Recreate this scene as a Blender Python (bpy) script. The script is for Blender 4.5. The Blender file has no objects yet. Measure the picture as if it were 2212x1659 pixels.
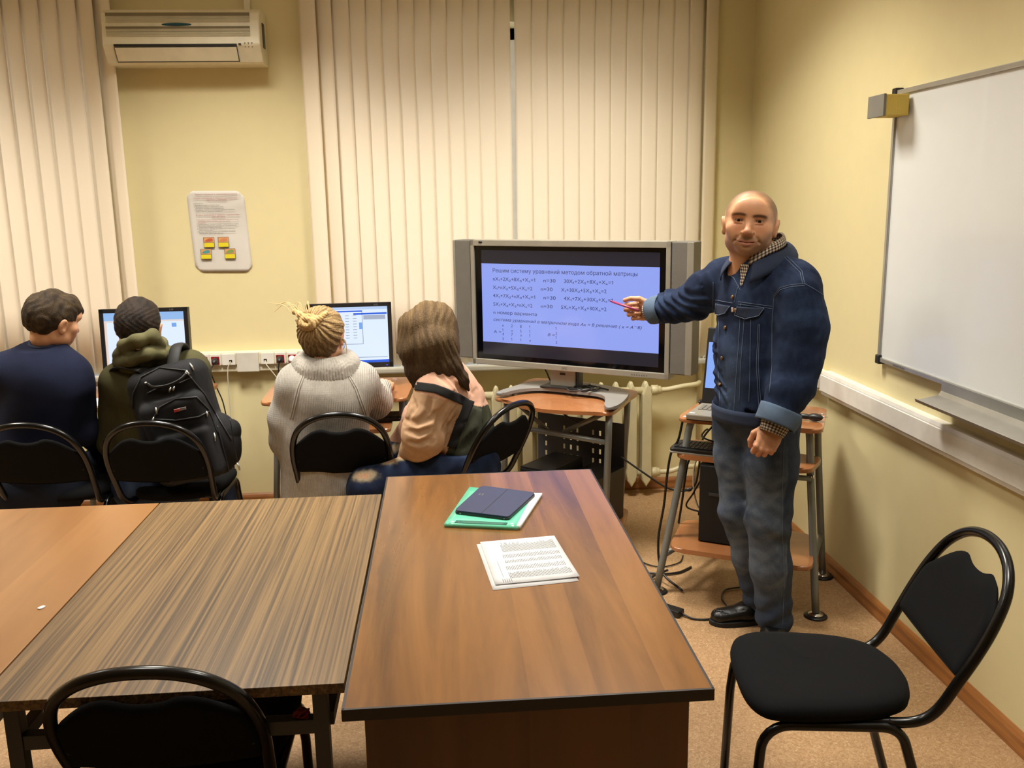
import bpy, bmesh, math, random
import numpy as np
from mathutils import Vector, Matrix, Euler
from mathutils.bvhtree import BVHTree
from mathutils.geometry import delaunay_2d_cdt
random.seed(7); PI = math.pi
R = math.radians
scn = bpy.context.scene
col = scn.collection

# ------------------------------------------------------------------ camera
CAM = Vector((0.0, 0.0, 1.68)); FPX = 1960.0
PITCH, YAW, ROLL = 0.200324, -0.074022, -0.016819
_cy, _sy, _cp, _sp, _cr, _sr = math.cos(YAW), math.sin(YAW), math.cos(PITCH), math.sin(PITCH), math.cos(ROLL), math.sin(ROLL)
_Z = Matrix(((_cy, -_sy, 0), (_sy, _cy, 0), (0, 0, 1)))
_f = _Z @ Vector((0, _cp, -_sp)); _u0 = Vector((0, _sp, _cp)); _r0 = Vector((1, 0, 0))
_r = _Z @ (_cr * _r0 + _sr * _u0); _u = _Z @ (-_sr * _r0 + _cr * _u0)
cd = bpy.data.cameras.new('camera'); cam = bpy.data.objects.new('camera', cd); col.objects.link(cam)
cd.sensor_width = 36; cd.lens = FPX / 2212 * 36; cd.clip_start = 0.05
M_ = Matrix((_r, _u, -_f)).transposed().to_4x4(); M_.translation = CAM; cam.matrix_world = M_
scn.camera = cam
def at(px, py, Y):                       # the point at depth Y seen at photo pixel (px, py)
    d = (px - 1106) / FPX * _r - (py - 829.5) / FPX * _u + _f
    return CAM + d * (Y / d.y)

# ------------------------------------------------------------------ world and light
wd = bpy.data.worlds.new('world'); scn.world = wd; wd.use_nodes = True
bg = wd.node_tree.nodes['Background']; bg.inputs[0].default_value = (0.84, 0.90, 1.0, 1); bg.inputs[1].default_value = 2.3
scn.view_settings.view_transform = 'Standard'; scn.view_settings.look = 'None'
scn.view_settings.exposure = -0.04; scn.view_settings.gamma = 1.0
LAMP_W = 34.0; LAMP_COL = (1.0, 0.95, 0.86)
LAMPS = [(-1.0, 3.80, 1.35), (0.6, 3.70, 1.3), (-1.0, 2.1, 0.30), (-3.0, 3.90, 1.2), (0.85, 1.95, 0.50)]

# ------------------------------------------------------------------ helpers
def C(r, g, b):
    f = lambda v: ((v / 255) / 12.92 if v / 255 <= 0.04045 else ((v / 255 + 0.055) / 1.055) ** 2.4)
    return (f(r), f(g), f(b), 1)
def mat(name, color, rough=0.6, metal=0.0, spec=0.5, bump=None, coat=0.0, emit=None, estr=0.0, var=0.06):
    m = bpy.data.materials.new(name); m.use_nodes = True
    nt = m.node_tree; b = nt.nodes['Principled BSDF']
    b.inputs['Base Color'].default_value = color; b.inputs['Roughness'].default_value = rough
    b.inputs['Metallic'].default_value = metal; b.inputs['Specular IOR Level'].default_value = spec
    b.inputs['Coat Weight'].default_value = coat
    if emit: b.inputs['Emission Color'].default_value = emit; b.inputs['Emission Strength'].default_value = estr
    # small procedural tone variation so nothing is perfectly flat
    tc = nt.nodes.new('ShaderNodeTexCoord'); n = nt.nodes.new('ShaderNodeTexNoise'); n.inputs['Scale'].default_value = 14; n.inputs['Detail'].default_value = 4
    nt.links.new(tc.outputs['Object'], n.inputs['Vector'])
    mx = nt.nodes.new('ShaderNodeMix'); mx.data_type = 'RGBA'; mx.blend_type = 'MULTIPLY'
    mr = nt.nodes.new('ShaderNodeMapRange'); mr.inputs[1].default_value = 0.3; mr.inputs[2].default_value = 0.7; mr.inputs[3].default_value = 1 - var; mr.inputs[4].default_value = 1 + var
    nt.links.new(n.outputs['Fac'], mr.inputs[0])
    mx.inputs[0].default_value = 1.0; mx.inputs['A'].default_value = color; nt.links.new(mr.outputs[0], mx.inputs['B'])
    nt.links.new(mx.outputs['Result'], b.inputs['Base Color'])
    if bump:
        sc_, st = bump
        n2 = nt.nodes.new('ShaderNodeTexNoise'); n2.inputs['Scale'].default_value = sc_; n2.inputs['Detail'].default_value = 3
        nt.links.new(tc.outputs['Object'], n2.inputs['Vector'])
        bp = nt.nodes.new('ShaderNodeBump'); bp.inputs['Strength'].default_value = st; bp.inputs['Distance'].default_value = 0.004
        nt.links.new(n2.outputs['Fac'], bp.inputs['Height']); nt.links.new(bp.outputs[0], b.inputs['Normal'])
    return m
def nodes(m): return m.node_tree.nodes, m.node_tree.links, m.node_tree.nodes['Principled BSDF']
def ramp(ns, stops):
    r = ns.new('ShaderNodeValToRGB'); e = r.color_ramp.elements
    e[0].position, e[0].color = stops[0]; e[1].position, e[1].color = stops[-1]
    for p, c in stops[1:-1]:
        x = e.new(p); x.color = c
    return r
def wood(name, cols, scale=(9, 0.7, 9), wave=0, rough=0.35, boards=0.0, coat=0.15):
    m = bpy.data.materials.new(name); m.use_nodes = True; ns, ln, b = nodes(m)
    tc = ns.new('ShaderNodeTexCoord'); mp = ns.new('ShaderNodeMapping'); mp.inputs['Scale'].default_value = scale
    ln.new(tc.outputs['Object'], mp.inputs['Vector'])
    n = ns.new('ShaderNodeTexNoise'); n.inputs['Scale'].default_value = 1.0; n.inputs['Detail'].default_value = 6; n.inputs['Roughness'].default_value = 0.62; n.inputs['Distortion'].default_value = 0.6
    ln.new(mp.outputs[0], n.inputs['Vector']); src = n.outputs['Fac']
    if wave:
        w = ns.new('ShaderNodeTexWave'); w.wave_type = 'BANDS'; w.bands_direction = 'X'
        w.inputs['Scale'].default_value = wave; w.inputs['Distortion'].default_value = 2.2; w.inputs['Detail'].default_value = 4; w.inputs['Detail Scale'].default_value = 1.6; w.inputs['Detail Roughness'].default_value = 0.7
        ln.new(mp.outputs[0], w.inputs['Vector'])
        a = ns.new('ShaderNodeMath'); a.operation = 'ADD'; h = ns.new('ShaderNodeMath'); h.operation = 'MULTIPLY'; h.inputs[1].default_value = 0.5
        ln.new(w.outputs['Fac'], a.inputs[0]); ln.new(src, a.inputs[1]); ln.new(a.outputs[0], h.inputs[0]); src = h.outputs[0]
    if boards:
        sx = ns.new('ShaderNodeSeparateXYZ'); ln.new(tc.outputs['Object'], sx.inputs[0])
        d = ns.new('ShaderNodeMath'); d.operation = 'DIVIDE'; d.inputs[1].default_value = boards; ln.new(sx.outputs[0], d.inputs[0])
        fl = ns.new('ShaderNodeMath'); fl.operation = 'FLOOR'; ln.new(d.outputs[0], fl.inputs[0])
        wn = ns.new('ShaderNodeTexWhiteNoise'); wn.noise_dimensions = '1D'; ln.new(fl.outputs[0], wn.inputs['W'])
        mu = ns.new('ShaderNodeMath'); mu.operation = 'MULTIPLY_ADD'; mu.inputs[1].default_value = 0.22; mu.inputs[2].default_value = -0.11; ln.new(wn.outputs['Value'], mu.inputs[0])
        a2 = ns.new('ShaderNodeMath'); a2.operation = 'ADD'; ln.new(mu.outputs[0], a2.inputs[0]); ln.new(src, a2.inputs[1]); src = a2.outputs[0]
    rp = ramp(ns, cols); ln.new(src, rp.inputs[0]); ln.new(rp.outputs[0], b.inputs['Base Color'])
    b.inputs['Roughness'].default_value = rough; b.inputs['Coat Weight'].default_value = coat; b.inputs['Coat Roughness'].default_value = 0.25
    return m

class MB:
    """collects shapes and links them as ONE mesh object"""
    def __init__(s, M=None): s.bm = bmesh.new(); s.M = M
    def _v(s, p):
        p = Vector(p); return s.bm.verts.new(s.M @ p if s.M else p)
    def faces(s, vs, fs, mi=0):
        v = [s._v(p) for p in vs]
        for f in fs:
            try: fc = s.bm.faces.new([v[i] for i in f]); fc.material_index = mi
            except ValueError: pass
        return s
    def box(s, c, d, rot=None, bev=0.0, mi=0, seg=2):
        b2 = bmesh.new(); bmesh.ops.create_cube(b2, size=1.0)
        for v in b2.verts: v.co = Vector((v.co.x * d[0], v.co.y * d[1], v.co.z * d[2]))
        if bev: bmesh.ops.bevel(b2, geom=b2.edges[:], offset=bev, segments=seg, affect='EDGES', profile=0.6)
        T = Matrix.Translation(Vector(c)) @ (Euler(rot).to_matrix().to_4x4() if rot else Matrix())
        s._merge(b2, T, mi); return s
    def _merge(s, b2, T, mi=0):
        T = s.M @ T if s.M else T
        mp = {}
        for v in b2.verts: mp[v] = s.bm.verts.new(T @ v.co)
        for f in b2.faces:
            try: fc = s.bm.faces.new([mp[v] for v in f.verts]); fc.material_index = mi
            except ValueError: pass
        b2.free()
    def cyl(s, p0, p1, r, r1=None, n=20, mi=0): return s.tube([p0, p1], r if r1 is None else [r, r1], n=n, mi=mi)
    def tube(s, pts, r, n=12, closed=False, mi=0, cap=True, flat=1.0):
        P = [Vector(p) for p in pts]; k = len(P); rs = r if isinstance(r, (list, tuple)) else [r] * k
        T = []
        for i in range(k):
            a = P[(i - 1) % k] if (closed or i > 0) else P[i]; b = P[(i + 1) % k] if (closed or i < k - 1) else P[i]
            T.append((b - a).normalized() if (b - a).length > 1e-9 else Vector((0, 0, 1)))
        nrm = T[0].orthogonal().normalized()
        if abs(T[0].z) < 0.9: nrm = (Vector((0, 0, 1)) - T[0] * T[0].z).normalized()
        rings = []
        for i in range(k):
            nrm = (nrm - T[i] * nrm.dot(T[i])); nrm = nrm.normalized() if nrm.length > 1e-6 else T[i].orthogonal().normalized()
            bn = T[i].cross(nrm)
            rings.append([s._v(P[i] + (nrm * math.cos(2 * PI * j / n) * flat + bn * math.sin(2 * PI * j / n)) * rs[i]) for j in range(n)])
        for i in range(k if closed else k - 1):
            A, B = rings[i], rings[(i + 1) % k]
            for j in range(n):
                f = s.bm.faces.new([A[j], A[(j + 1) % n], B[(j + 1) % n], B[j]]); f.material_index = mi; f.smooth = True
        if cap and not closed:
            f = s.bm.faces.new(rings[0][::-1]); f.material_index = mi; f = s.bm.faces.new(rings[-1]); f.material_index = mi
        return s
    def prism(s, poly, z0, z1, mi=0, bev=0.0, axis='z'):
        mp = {'z': lambda x, y, z: (x, y, z), 'y': lambda x, y, z: (x, z, y), 'x': lambda x, y, z: (z, x, y)}[axis]
        b2 = bmesh.new()
        lo = [b2.verts.new(mp(x, y, z0)) for x, y in poly]; hi = [b2.verts.new(mp(x, y, z1)) for x, y in poly]
        n = len(poly); b2.faces.new(lo[::-1]); b2.faces.new(hi)
        for i in range(n): b2.faces.new([lo[i], lo[(i + 1) % n], hi[(i + 1) % n], hi[i]])
        if bev:
            ed = [e for e in b2.edges if (e.verts[0] in lo) == (e.verts[1] in lo)]
            bmesh.ops.bevel(b2, geom=ed, offset=bev, segments=3, affect='EDGES', profile=0.5)
        bmesh.ops.recalc_face_normals(b2, faces=b2.faces[:])
        s._merge(b2, Matrix(), mi); return s
    def lathe(s, prof, c=(0, 0, 0), n=28, mi=0, axis=None):
        T = Matrix.Translation(Vector(c))
        if axis is not None: T = T @ Vector(axis).to_track_quat('Z', 'Y').to_matrix().to_4x4()
        rings = []
        for r, z in prof: rings.append([s._v(T @ Vector((r * math.cos(2 * PI * j / n), r * math.sin(2 * PI * j / n), z))) for j in range(n)])
        for A, B in zip(rings, rings[1:]):
            for j in range(n):
                f = s.bm.faces.new([A[j], A[(j + 1) % n], B[(j + 1) % n], B[j]]); f.smooth = True; f.material_index = mi
        s.bm.faces.new(rings[0][::-1]).material_index = mi; s.bm.faces.new(rings[-1]).material_index = mi
        return s
    def ellipsoid(s, c, r, rot=None, mi=0, n=20):
        b2 = bmesh.new(); bmesh.ops.create_uvsphere(b2, u_segments=n, v_segments=n // 2 + 2, radius=1.0)
        for f in b2.faces: f.smooth = True
        T = Matrix.Translation(Vector(c)) @ (Euler(rot).to_matrix().to_4x4() if rot else Matrix()) @ Matrix.Diagonal((r[0], r[1], r[2], 1))
        T2 = s.M @ T if s.M else T; mp = {v: s.bm.verts.new(T2 @ v.co) for v in b2.verts}
        for f in b2.faces:
            fc = s.bm.faces.new([mp[v] for v in f.verts]); fc.smooth = True; fc.material_index = mi
        b2.free(); return s
    def build(s, name, m, parent=None, smooth=None, off=None, bevel=0.0):
        bmesh.ops.recalc_face_normals(s.bm, faces=s.bm.faces[:])
        if parent is not None and off is None: off = parent.get('_off')
        me = bpy.data.meshes.new(name)
        if off is not None:
            o_ = Vector(off)
            for v in s.bm.verts: v.co -= o_
        if smooth:
            for f in s.bm.faces: f.smooth = True
        s.bm.to_mesh(me); s.bm.free()
        for mm in (m if isinstance(m, (list, tuple)) else [m]): me.materials.append(mm)
        o = bpy.data.objects.new(name, me); col.objects.link(o)
        if parent is not None:
            o.parent = parent
            if off is not None: o['_off'] = list(off)
        elif off is not None: o.location = off; o['_off'] = list(off)
        if bevel:
            md = o.modifiers.new('bevel', 'BEVEL'); md.width = bevel; md.segments = 2; md.limit_method = 'ANGLE'; md.angle_limit = R(40)
        return o
def sharp(o, ang=40):
    o.data.set_sharp_from_angle(angle=R(ang)); return o
def tag(o, label=None, cat=None, group=None, kind=None):
    if label: o['label'] = label
    if cat: o['category'] = cat
    if group: o['group'] = group
    if kind: o['kind'] = kind
    return o
def thing(name, label, cat, loc=(0, 0, 0), rotz=0, group=None, world=False):
    """an Empty at the thing's base; world=True: its parts are given in room coordinates"""
    o = bpy.data.objects.new(name, None); col.objects.link(o); o.empty_display_size = 0.05
    o.location = loc; o.rotation_euler = (0, 0, rotz)
    if world: o['_off'] = list(loc)
    return tag(o, label, cat, group)
def struct(name, mb, m, **k): return tag(mb.build(name, m, **k), kind='structure')
def kids(o): return [c for c in bpy.data.objects if c.parent == o]
def copy_tree(o, parent=None):
    c = o.copy(); col.objects.link(c)
    if parent is not None: c.parent = parent
    for ch in kids(o): copy_tree(ch, c)
    return c
def smooth_path(pts, n=10, closed=False):          # Catmull-Rom through the points
    P = [Vector(p) for p in pts]; k = len(P); out = []
    for i in range(k if closed else k - 1):
        p0 = P[(i - 1) % k] if (closed or i > 0) else P[0] * 2 - P[1]
        p1, p2 = P[i], P[(i + 1) % k]
        p3 = P[(i + 2) % k] if (closed or i < k - 2) else P[-1] * 2 - P[-2]
        for j in range(n):
            t = j / n
            out.append(0.5 * ((2 * p1) + (p2 - p0) * t + (2 * p0 - 5 * p1 + 4 * p2 - p3) * t * t + (3 * p1 - p0 - 3 * p2 + p3) * t ** 3))
    if not closed: out.append(P[-1])
    return out
def curve2(pts, n=8):
    return [(p.x, p.y) for p in smooth_path([(x, y, 0) for x, y in pts], n, closed=True)]
def rounded(poly, r, n=5):
    out = []; k = len(poly)
    for i in range(k):
        p0, p1, p2 = Vector(poly[i - 1]), Vector(poly[i]), Vector(poly[(i + 1) % k])
        rr = r[i] if isinstance(r, (list, tuple)) else r
        a = p1 + (p0 - p1).normalized() * rr; b = p1 + (p2 - p1).normalized() * rr
        for j in range(n + 1):
            t = j / n; q = a * (1 - t) ** 2 + p1 * 2 * t * (1 - t) + b * t * t; out.append((q.x, q.y))
    return out
def text_mesh(s, width=None, height=None, shear=0.0, bold=0.0, align='LEFT'):
    """a list of (verts, faces) of the flat text in its xy plane, baseline at y = 0, scaled to width or height"""
    cu = bpy.data.curves.new('t', 'FONT'); cu.body = s; cu.size = 1.0; cu.shear = shear; cu.align_x = align; cu.resolution_u = 3; cu.fill_mode = 'NONE'
    o = bpy.data.objects.new('t', cu); col.objects.link(o)
    dg = bpy.context.evaluated_depsgraph_get(); me = bpy.data.meshes.new_from_object(o.evaluated_get(dg))
    r_ = delaunay_2d_cdt([Vector(v.co[:2]) for v in me.vertices], [tuple(e.vertices) for e in me.edges], [], 1, 1e-6) if len(me.vertices) else ([], [], [])
    vs = [(v.x, v.y, 0) for v in r_[0]]; fs = [tuple(f) for f in r_[2]]
    if fs:                                # keep only triangles inside the outlines (even-odd), so counters stay open
        E_ = np.array([[me.vertices[a].co[:2] for a in e.vertices] for e in me.edges]); Cn = np.array([np.mean([vs[i][:2] for i in f], axis=0) for f in fs])
        y0, y1 = E_[:, 0, 1][None], E_[:, 1, 1][None]; cy = Cn[:, 1][:, None]; cr = (y0 > cy) != (y1 > cy)
        xx = E_[:, 0, 0][None] + (cy - y0) * (E_[:, 1, 0] - E_[:, 0, 0])[None] / np.where(np.abs(y1 - y0) < 1e-12, 1, y1 - y0)
        fs = [f for f, k in zip(fs, ((cr & (xx > Cn[:, 0][:, None])).sum(1) % 2)) if k]
    if '1' in s:                          # the built-in face draws its 1 as a bare stem: add the flag
        par = list(range(len(vs)))
        def root_(i):
            while par[i] != i: i = par[i]
            return i
        for f in fs:
            for k in f[1:]: par[root_(k)] = root_(f[0])
        isl = {}
        for i in range(len(vs)): isl.setdefault(root_(i), []).append(vs[i])
        for P in isl.values():
            xs = [p[0] - shear * p[1] for p in P]; ys = [p[1] for p in P]; h_ = max(ys) - min(ys); w_ = max(xs) - min(xs)
            if len(P) == 4 and .1 < w_ / h_ < .2 and .60 < h_ < .75:
                x, y = min(xs), max(ys); n = len(vs); Q = [(x + .01, y), (x - .13, y - .13), (x - .13, y - .22), (x + .01, y - .12)]
                vs += [(q[0] + shear * q[1], q[1], 0) for q in Q]; fs += [(n, n + 1, n + 2, n + 3)]
    bpy.data.objects.remove(o); bpy.data.curves.remove(cu); bpy.data.meshes.remove(me)
    if not vs: return [], []
    x0 = min(v[0] for v in vs); x1 = max(v[0] for v in vs)
    k = (width / (x1 - x0)) if width else height / 0.7
    ky = k if not (width and height) else height / 0.7
    if align == 'LEFT': vs = [((v[0] - x0) * k, v[1] * ky, 0) for v in vs]
    else: vs = [(v[0] * k, v[1] * ky, 0) for v in vs]
    return vs, fs

# ------------------------------------------------------------------ materials
m_wall = mat('wall_paint', C(219, 206, 158), 0.7, bump=(90, 0.05), var=0.012)
m_ceil = mat('ceiling_white', C(235, 232, 220), 0.8, var=0.01)
m_white = mat('white_plastic', C(226, 222, 212), 0.4)
m_ivory = mat('ivory_plastic', C(222, 214, 186), 0.4)
m_rad = mat('cream_radiator_paint', C(212, 202, 164), 0.35, bump=(40, 0.15))
m_black = mat('black_plastic', C(22, 22, 24), 0.4)
m_blackm = mat('black_matte', C(16, 16, 16), 0.7)
m_tube = mat('black_tube', C(11, 11, 12), 0.24, spec=0.45)
m_fab = mat('black_upholstery', C(17, 17, 18), 0.95, spec=0.15, bump=(900, 0.25))
m_grey = mat('grey_metal', C(128, 132, 128), 0.4, metal=0.3)
m_dgrey = mat('dark_grey_metal', C(66, 68, 72), 0.45, metal=0.3)
m_chrome = mat('chrome', C(200, 200, 200), 0.15, metal=1.0)
m_silver = mat('silver_plastic', C(158, 153, 140), 0.38, metal=0.35)
m_spk = mat('speaker_cloth_grey', C(102, 98, 90), 0.7, bump=(700, 0.3))
m_glossb = mat('glossy_black_glass', C(5, 5, 9), 0.08)
m_alu = mat('aluminium', C(178, 176, 168), 0.35, metal=0.7)
m_wb = mat('whiteboard_enamel', C(220, 222, 220), 0.28, coat=0.25, var=0.01)
m_paper = mat('paper_white', C(206, 206, 207), 0.7)
m_ink = mat('ink', C(60, 58, 60), 0.8)
m_redink = mat('red_ink', C(150, 70, 70), 0.8)
m_red = mat('red_socket_plastic', C(140, 12, 22), 0.4)
m_teal = mat('teal_badge', C(20, 74, 84), 0.3)
m_pear = wood('orange_pear_wood', [(0.25, C(150, 96, 56)), (0.5, C(166, 108, 66)), (0.8, C(176, 118, 74))], (6, 6, 6), rough=0.2, coat=0.5)
m_zebra = wood('zebra_veneer', [(0.34, C(62, 45, 27)), (0.45, C(92, 70, 43)), (0.52, C(113, 88, 54)), (0.64, C(134, 105, 65))], (105, 0.9, 105), wave=0, rough=0.42)
m_desk = wood('walnut_laminate', [(0.25, C(88, 58, 30)), (0.42, C(118, 79, 40)), (0.55, C(136, 92, 47)), (0.75, C(150, 104, 56))], (8, 0.7, 8), rough=0.24, boards=0.13, coat=0.35)
m_desk2 = wood('light_walnut_laminate', [(0.25, C(116, 80, 46)), (0.45, C(138, 96, 55)), (0.62, C(150, 106, 62)), (0.85, C(160, 116, 70))], (7, 0.6, 7), rough=0.3, boards=0.2, coat=0.3)
m_desk_shaded = wood('walnut_laminate_shaded', [(0.25, C(80, 52, 26)), (0.5, C(104, 68, 34)), (0.85, C(116, 78, 40))], (7, 7, 0.6), rough=0.4, boards=0.2, coat=0.1)  # desktop laminate on the upright panels, with shade from light falloff darkened into its colour
m_edge = mat('dark_edge_band', C(38, 30, 28), 0.45)
m_base = wood('skirting_wood', [(0.25, C(118, 72, 34)), (0.5, C(150, 96, 48)), (0.8, C(168, 112, 60))], (3, 3, 20), rough=0.35)
def floor_mat():
    m = bpy.data.materials.new('beige_linoleum'); m.use_nodes = True; ns, ln, b = nodes(m)
    tc = ns.new('ShaderNodeTexCoord')
    n = ns.new('ShaderNodeTexNoise'); n.inputs['Scale'].default_value = 55; n.inputs['Detail'].default_value = 3; n.inputs['Distortion'].default_value = 2.5
    ln.new(tc.outputs['Object'], n.inputs['Vector'])
    rp = ramp(ns, [(0.35, C(150, 116, 80)), (0.5, C(166, 131, 93)), (0.62, C(178, 144, 106))]); ln.new(n.outputs['Fac'], rp.inputs[0])
    v = ns.new('ShaderNodeTexVoronoi'); v.feature = 'DISTANCE_TO_EDGE'; v.inputs['Scale'].default_value = 48
    n2 = ns.new('ShaderNodeTexNoise'); n2.inputs['Scale'].default_value = 30; ln.new(tc.outputs['Object'], n2.inputs['Vector'])
    mv = ns.new('ShaderNodeMix'); mv.data_type = 'RGBA'; mv.inputs[0].default_value = 0.06; ln.new(tc.outputs['Object'], mv.inputs['A']); ln.new(n2.outputs['Color'], mv.inputs['B']); ln.new(mv.outputs['Result'], v.inputs['Vector'])
    lt = ns.new('ShaderNodeMath'); lt.operation = 'LESS_THAN'; lt.inputs[1].default_value = 0.035; ln.new(v.outputs['Distance'], lt.inputs[0])
    n3 = ns.new('ShaderNodeTexNoise'); n3.inputs['Scale'].default_value = 80; ln.new(tc.outputs['Object'], n3.inputs['Vector'])
    g = ns.new('ShaderNodeMath'); g.operation = 'GREATER_THAN'; g.inputs[1].default_value = 0.52; ln.new(n3.outputs['Fac'], g.inputs[0])
    mu = ns.new('ShaderNodeMath'); mu.operation = 'MULTIPLY'; ln.new(lt.outputs[0], mu.inputs[0]); ln.new(g.outputs[0], mu.inputs[1])
    m5 = ns.new('ShaderNodeMath'); m5.operation = 'MULTIPLY'; m5.inputs[1].default_value = 0.55; ln.new(mu.outputs[0], m5.inputs[0])
    mx = ns.new('ShaderNodeMix'); mx.data_type = 'RGBA'; ln.new(m5.outputs[0], mx.inputs[0]); ln.new(rp.outputs[0], mx.inputs['A']); mx.inputs['B'].default_value = C(205, 178, 140)
    ln.new(mx.outputs['Result'], b.inputs['Base Color']); b.inputs['Roughness'].default_value = 0.42
    return m
m_floor = floor_mat()
def blind_mat():
    m = bpy.data.materials.new('blind_fabric'); m.use_nodes = True; ns, ln, b = nodes(m)
    b.inputs['Base Color'].default_value = C(254, 242, 220); b.inputs['Roughness'].default_value = 0.9; b.inputs['Specular IOR Level'].default_value = 0.1
    tr = ns.new('ShaderNodeBsdfTranslucent'); tr.inputs[0].default_value = C(252, 247, 238)
    mx = ns.new('ShaderNodeMixShader'); mx.inputs[0].default_value = 0.27
    w = ns.new('ShaderNodeTexNoise'); w.inputs['Scale'].default_value = 260; tc = ns.new('ShaderNodeTexCoord'); ln.new(tc.outputs['Object'], w.inputs['Vector'])
    bp = ns.new('ShaderNodeBump'); bp.inputs['Strength'].default_value = 0.2; bp.inputs['Distance'].default_value = 0.002; ln.new(w.outputs['Fac'], bp.inputs['Height']); ln.new(bp.outputs[0], b.inputs['Normal'])
    out = ns['Material Output']; ln.new(b.outputs[0], mx.inputs[1]); ln.new(tr.outputs[0], mx.inputs[2]); ln.new(mx.outputs[0], out.inputs[0])
    return m
m_blind = blind_mat()
def emis(name, c, s):
    m = bpy.data.materials.new(name); m.use_nodes = True; ns, ln, b = nodes(m)
    b.inputs['Base Color'].default_value = (0.01, 0.01, 0.01, 1); b.inputs['Emission Color'].default_value = c; b.inputs['Emission Strength'].default_value = s; b.inputs['Roughness'].default_value = 0.15
    return m
m_slide = emis('lit_slide_blue', C(146, 164, 244), 1.0)
m_off = emis('dark_screen_band', C(36, 34, 48), 0.7)
m_mon = emis('lit_monitor_white', C(214, 228, 255), 1.15)
m_monb = emis('lit_toolbar_blue', C(120, 170, 240), 1.0)
m_mont = emis('lit_taskbar_blue', C(20, 90, 220), 1.0)
m_lap = emis('lit_laptop_blue', C(140, 175, 250), 1.0)
m_glass = bpy.data.materials.new('window_glass'); m_glass.use_nodes = True
_n, _l, _b = nodes(m_glass); _b.inputs['Transmission Weight'].default_value = 1.0; _b.inputs['Roughness'].default_value = 0.0; _b.inputs['IOR'].default_value = 1.1

# ------------------------------------------------------------------ the room
XL, XR, YF, YB, ZC = -4.2, 1.72, -2.6, 5.05, 3.1
W2 = (-0.52, 1.36, 0.78, 2.60); W1 = (-3.6, -1.80, 0.78, 2.60)
struct('floor', MB().box(((XL + XR) / 2, (YF + YB) / 2, -0.05), (XR - XL + .8, YB - YF + .8, 0.1)), m_floor)
struct('ceiling', MB().box(((XL + XR) / 2, (YF + YB) / 2, ZC + 0.1), (XR - XL + .8, YB - YF + .8, 0.2)), m_ceil)
TH = 0.38
wb = MB()
def wbox(x0, x1, z0, z1): wb.box(((x0 + x1) / 2, YB + TH / 2, (z0 + z1) / 2), (x1 - x0, TH, z1 - z0))
wbox(XL, W1[0], 0, ZC); wbox(W1[1], W2[0], 0, ZC); wbox(W2[1], XR, 0, ZC)
for w in (W1, W2): wbox(w[0], w[1], 0, w[2]); wbox(w[0], w[1], w[3], ZC)
struct('wall_back', wb, m_wall)
struct('wall_right', MB().box((XR + 0.1, (YF + YB + TH) / 2, ZC / 2), (0.2, YB - YF + TH + .2, ZC)), m_wall)
struct('wall_left', MB().box((XL - 0.1, (YF + YB + TH) / 2, ZC / 2), (0.2, YB - YF + TH + .2, ZC)), m_wall)
struct('wall_front', MB().box(((XL + XR) / 2, YF - 0.1, ZC / 2), (XR - XL + .4, 0.2, ZC)), m_wall)
SK = [(0, 0), (0.022, 0), (0.022, 0.012), (0.016, 0.03), (0.016, 0.046), (0.010, 0.058), (0.004, 0.066), (0, 0.066)]
def skirt(name, p, axis):
    mb = MB()
    if axis == 'y': mb.prism([(XR - a, b) for a, b in SK], p[0], p[1], axis='y')
    else: mb.prism([(YB - a, b) for a, b in SK], p[0], p[1], axis='x')
    return struct(name, mb, m_base)
skirt('baseboard_right', (YF, YB - .02), 'y'); skirt('baseboard_back', (XL, XR - .02), 'x')
def window(name, w, n):
    f = MB(); y = YB + 0.22; t = 0.06
    for x in (w[0] + t / 2, w[1] - t / 2): f.box((x, y, (w[2] + w[3]) / 2), (t, 0.06, w[3] - w[2] - .002))
    for z in (w[2] + t / 2, w[3] - t / 2): f.box(((w[0] + w[1]) / 2, y, z), (w[1] - w[0], 0.06, t))
    for k in range(1, n): f.box((w[0] + (w[1] - w[0]) * k / n, y, (w[2] + w[3]) / 2), (0.08, 0.06, w[3] - w[2]))
    o = struct(name, f, m_white)
    g = MB().box(((w[0] + w[1]) / 2, y, (w[2] + w[3]) / 2), (w[1] - w[0] - .02, 0.006, w[3] - w[2] - .02)).build('pane', m_glass, o)
    return o
window('window_1', W1, 2); window('window_2', W2, 2)
struct('trim_1', MB().box(((W2[0] + W2[1]) / 2 + .02, YB + 0.06, 0.768), (W2[1] - W2[0] + 0.34, 0.34, 0.03), bev=0.008), mat('grey_sill', C(176, 172, 156), 0.4))
struct('trim_2', MB().box(((W1[0] + W1[1]) / 2, YB + 0.06, 0.768), (W1[1] - W1[0] + 0.24, 0.34, 0.03), bev=0.008), bpy.data.materials['grey_sill'])

# ceiling lamps: recessed louvre troffers
m_diff = emis('lamp_diffuser', (1.0, 0.9, 0.74, 1), 3.0)
def lamp():
    t = thing('ceiling_light', 'recessed square ceiling light behind the top of the picture', 'ceiling light', (0, 0, ZC))
    fr = MB()
    for sx, sy, dx, dy in ((0, .29, .6, .02), (0, -.29, .6, .02), (.29, 0, .02, .56), (-.29, 0, .02, .56)): fr.box((sx, sy, -.012), (dx, dy, .024))
    fr.build('frame', m_white, t)
    MB().box((0, 0, -.004), (.56, .56, .006)).build('diffuser', m_diff, t)
    ld = bpy.data.lights.new('lamp_light', 'AREA'); ld.shape = 'SQUARE'; ld.size = 0.55; ld.energy = LAMP_W; ld.color = LAMP_COL; ld.spread = R(122)
    lo = bpy.data.objects.new('lamp_light', ld); col.objects.link(lo); lo.parent = t; lo.location = (0, 0, -.03)
    return t
l0 = lamp()
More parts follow.
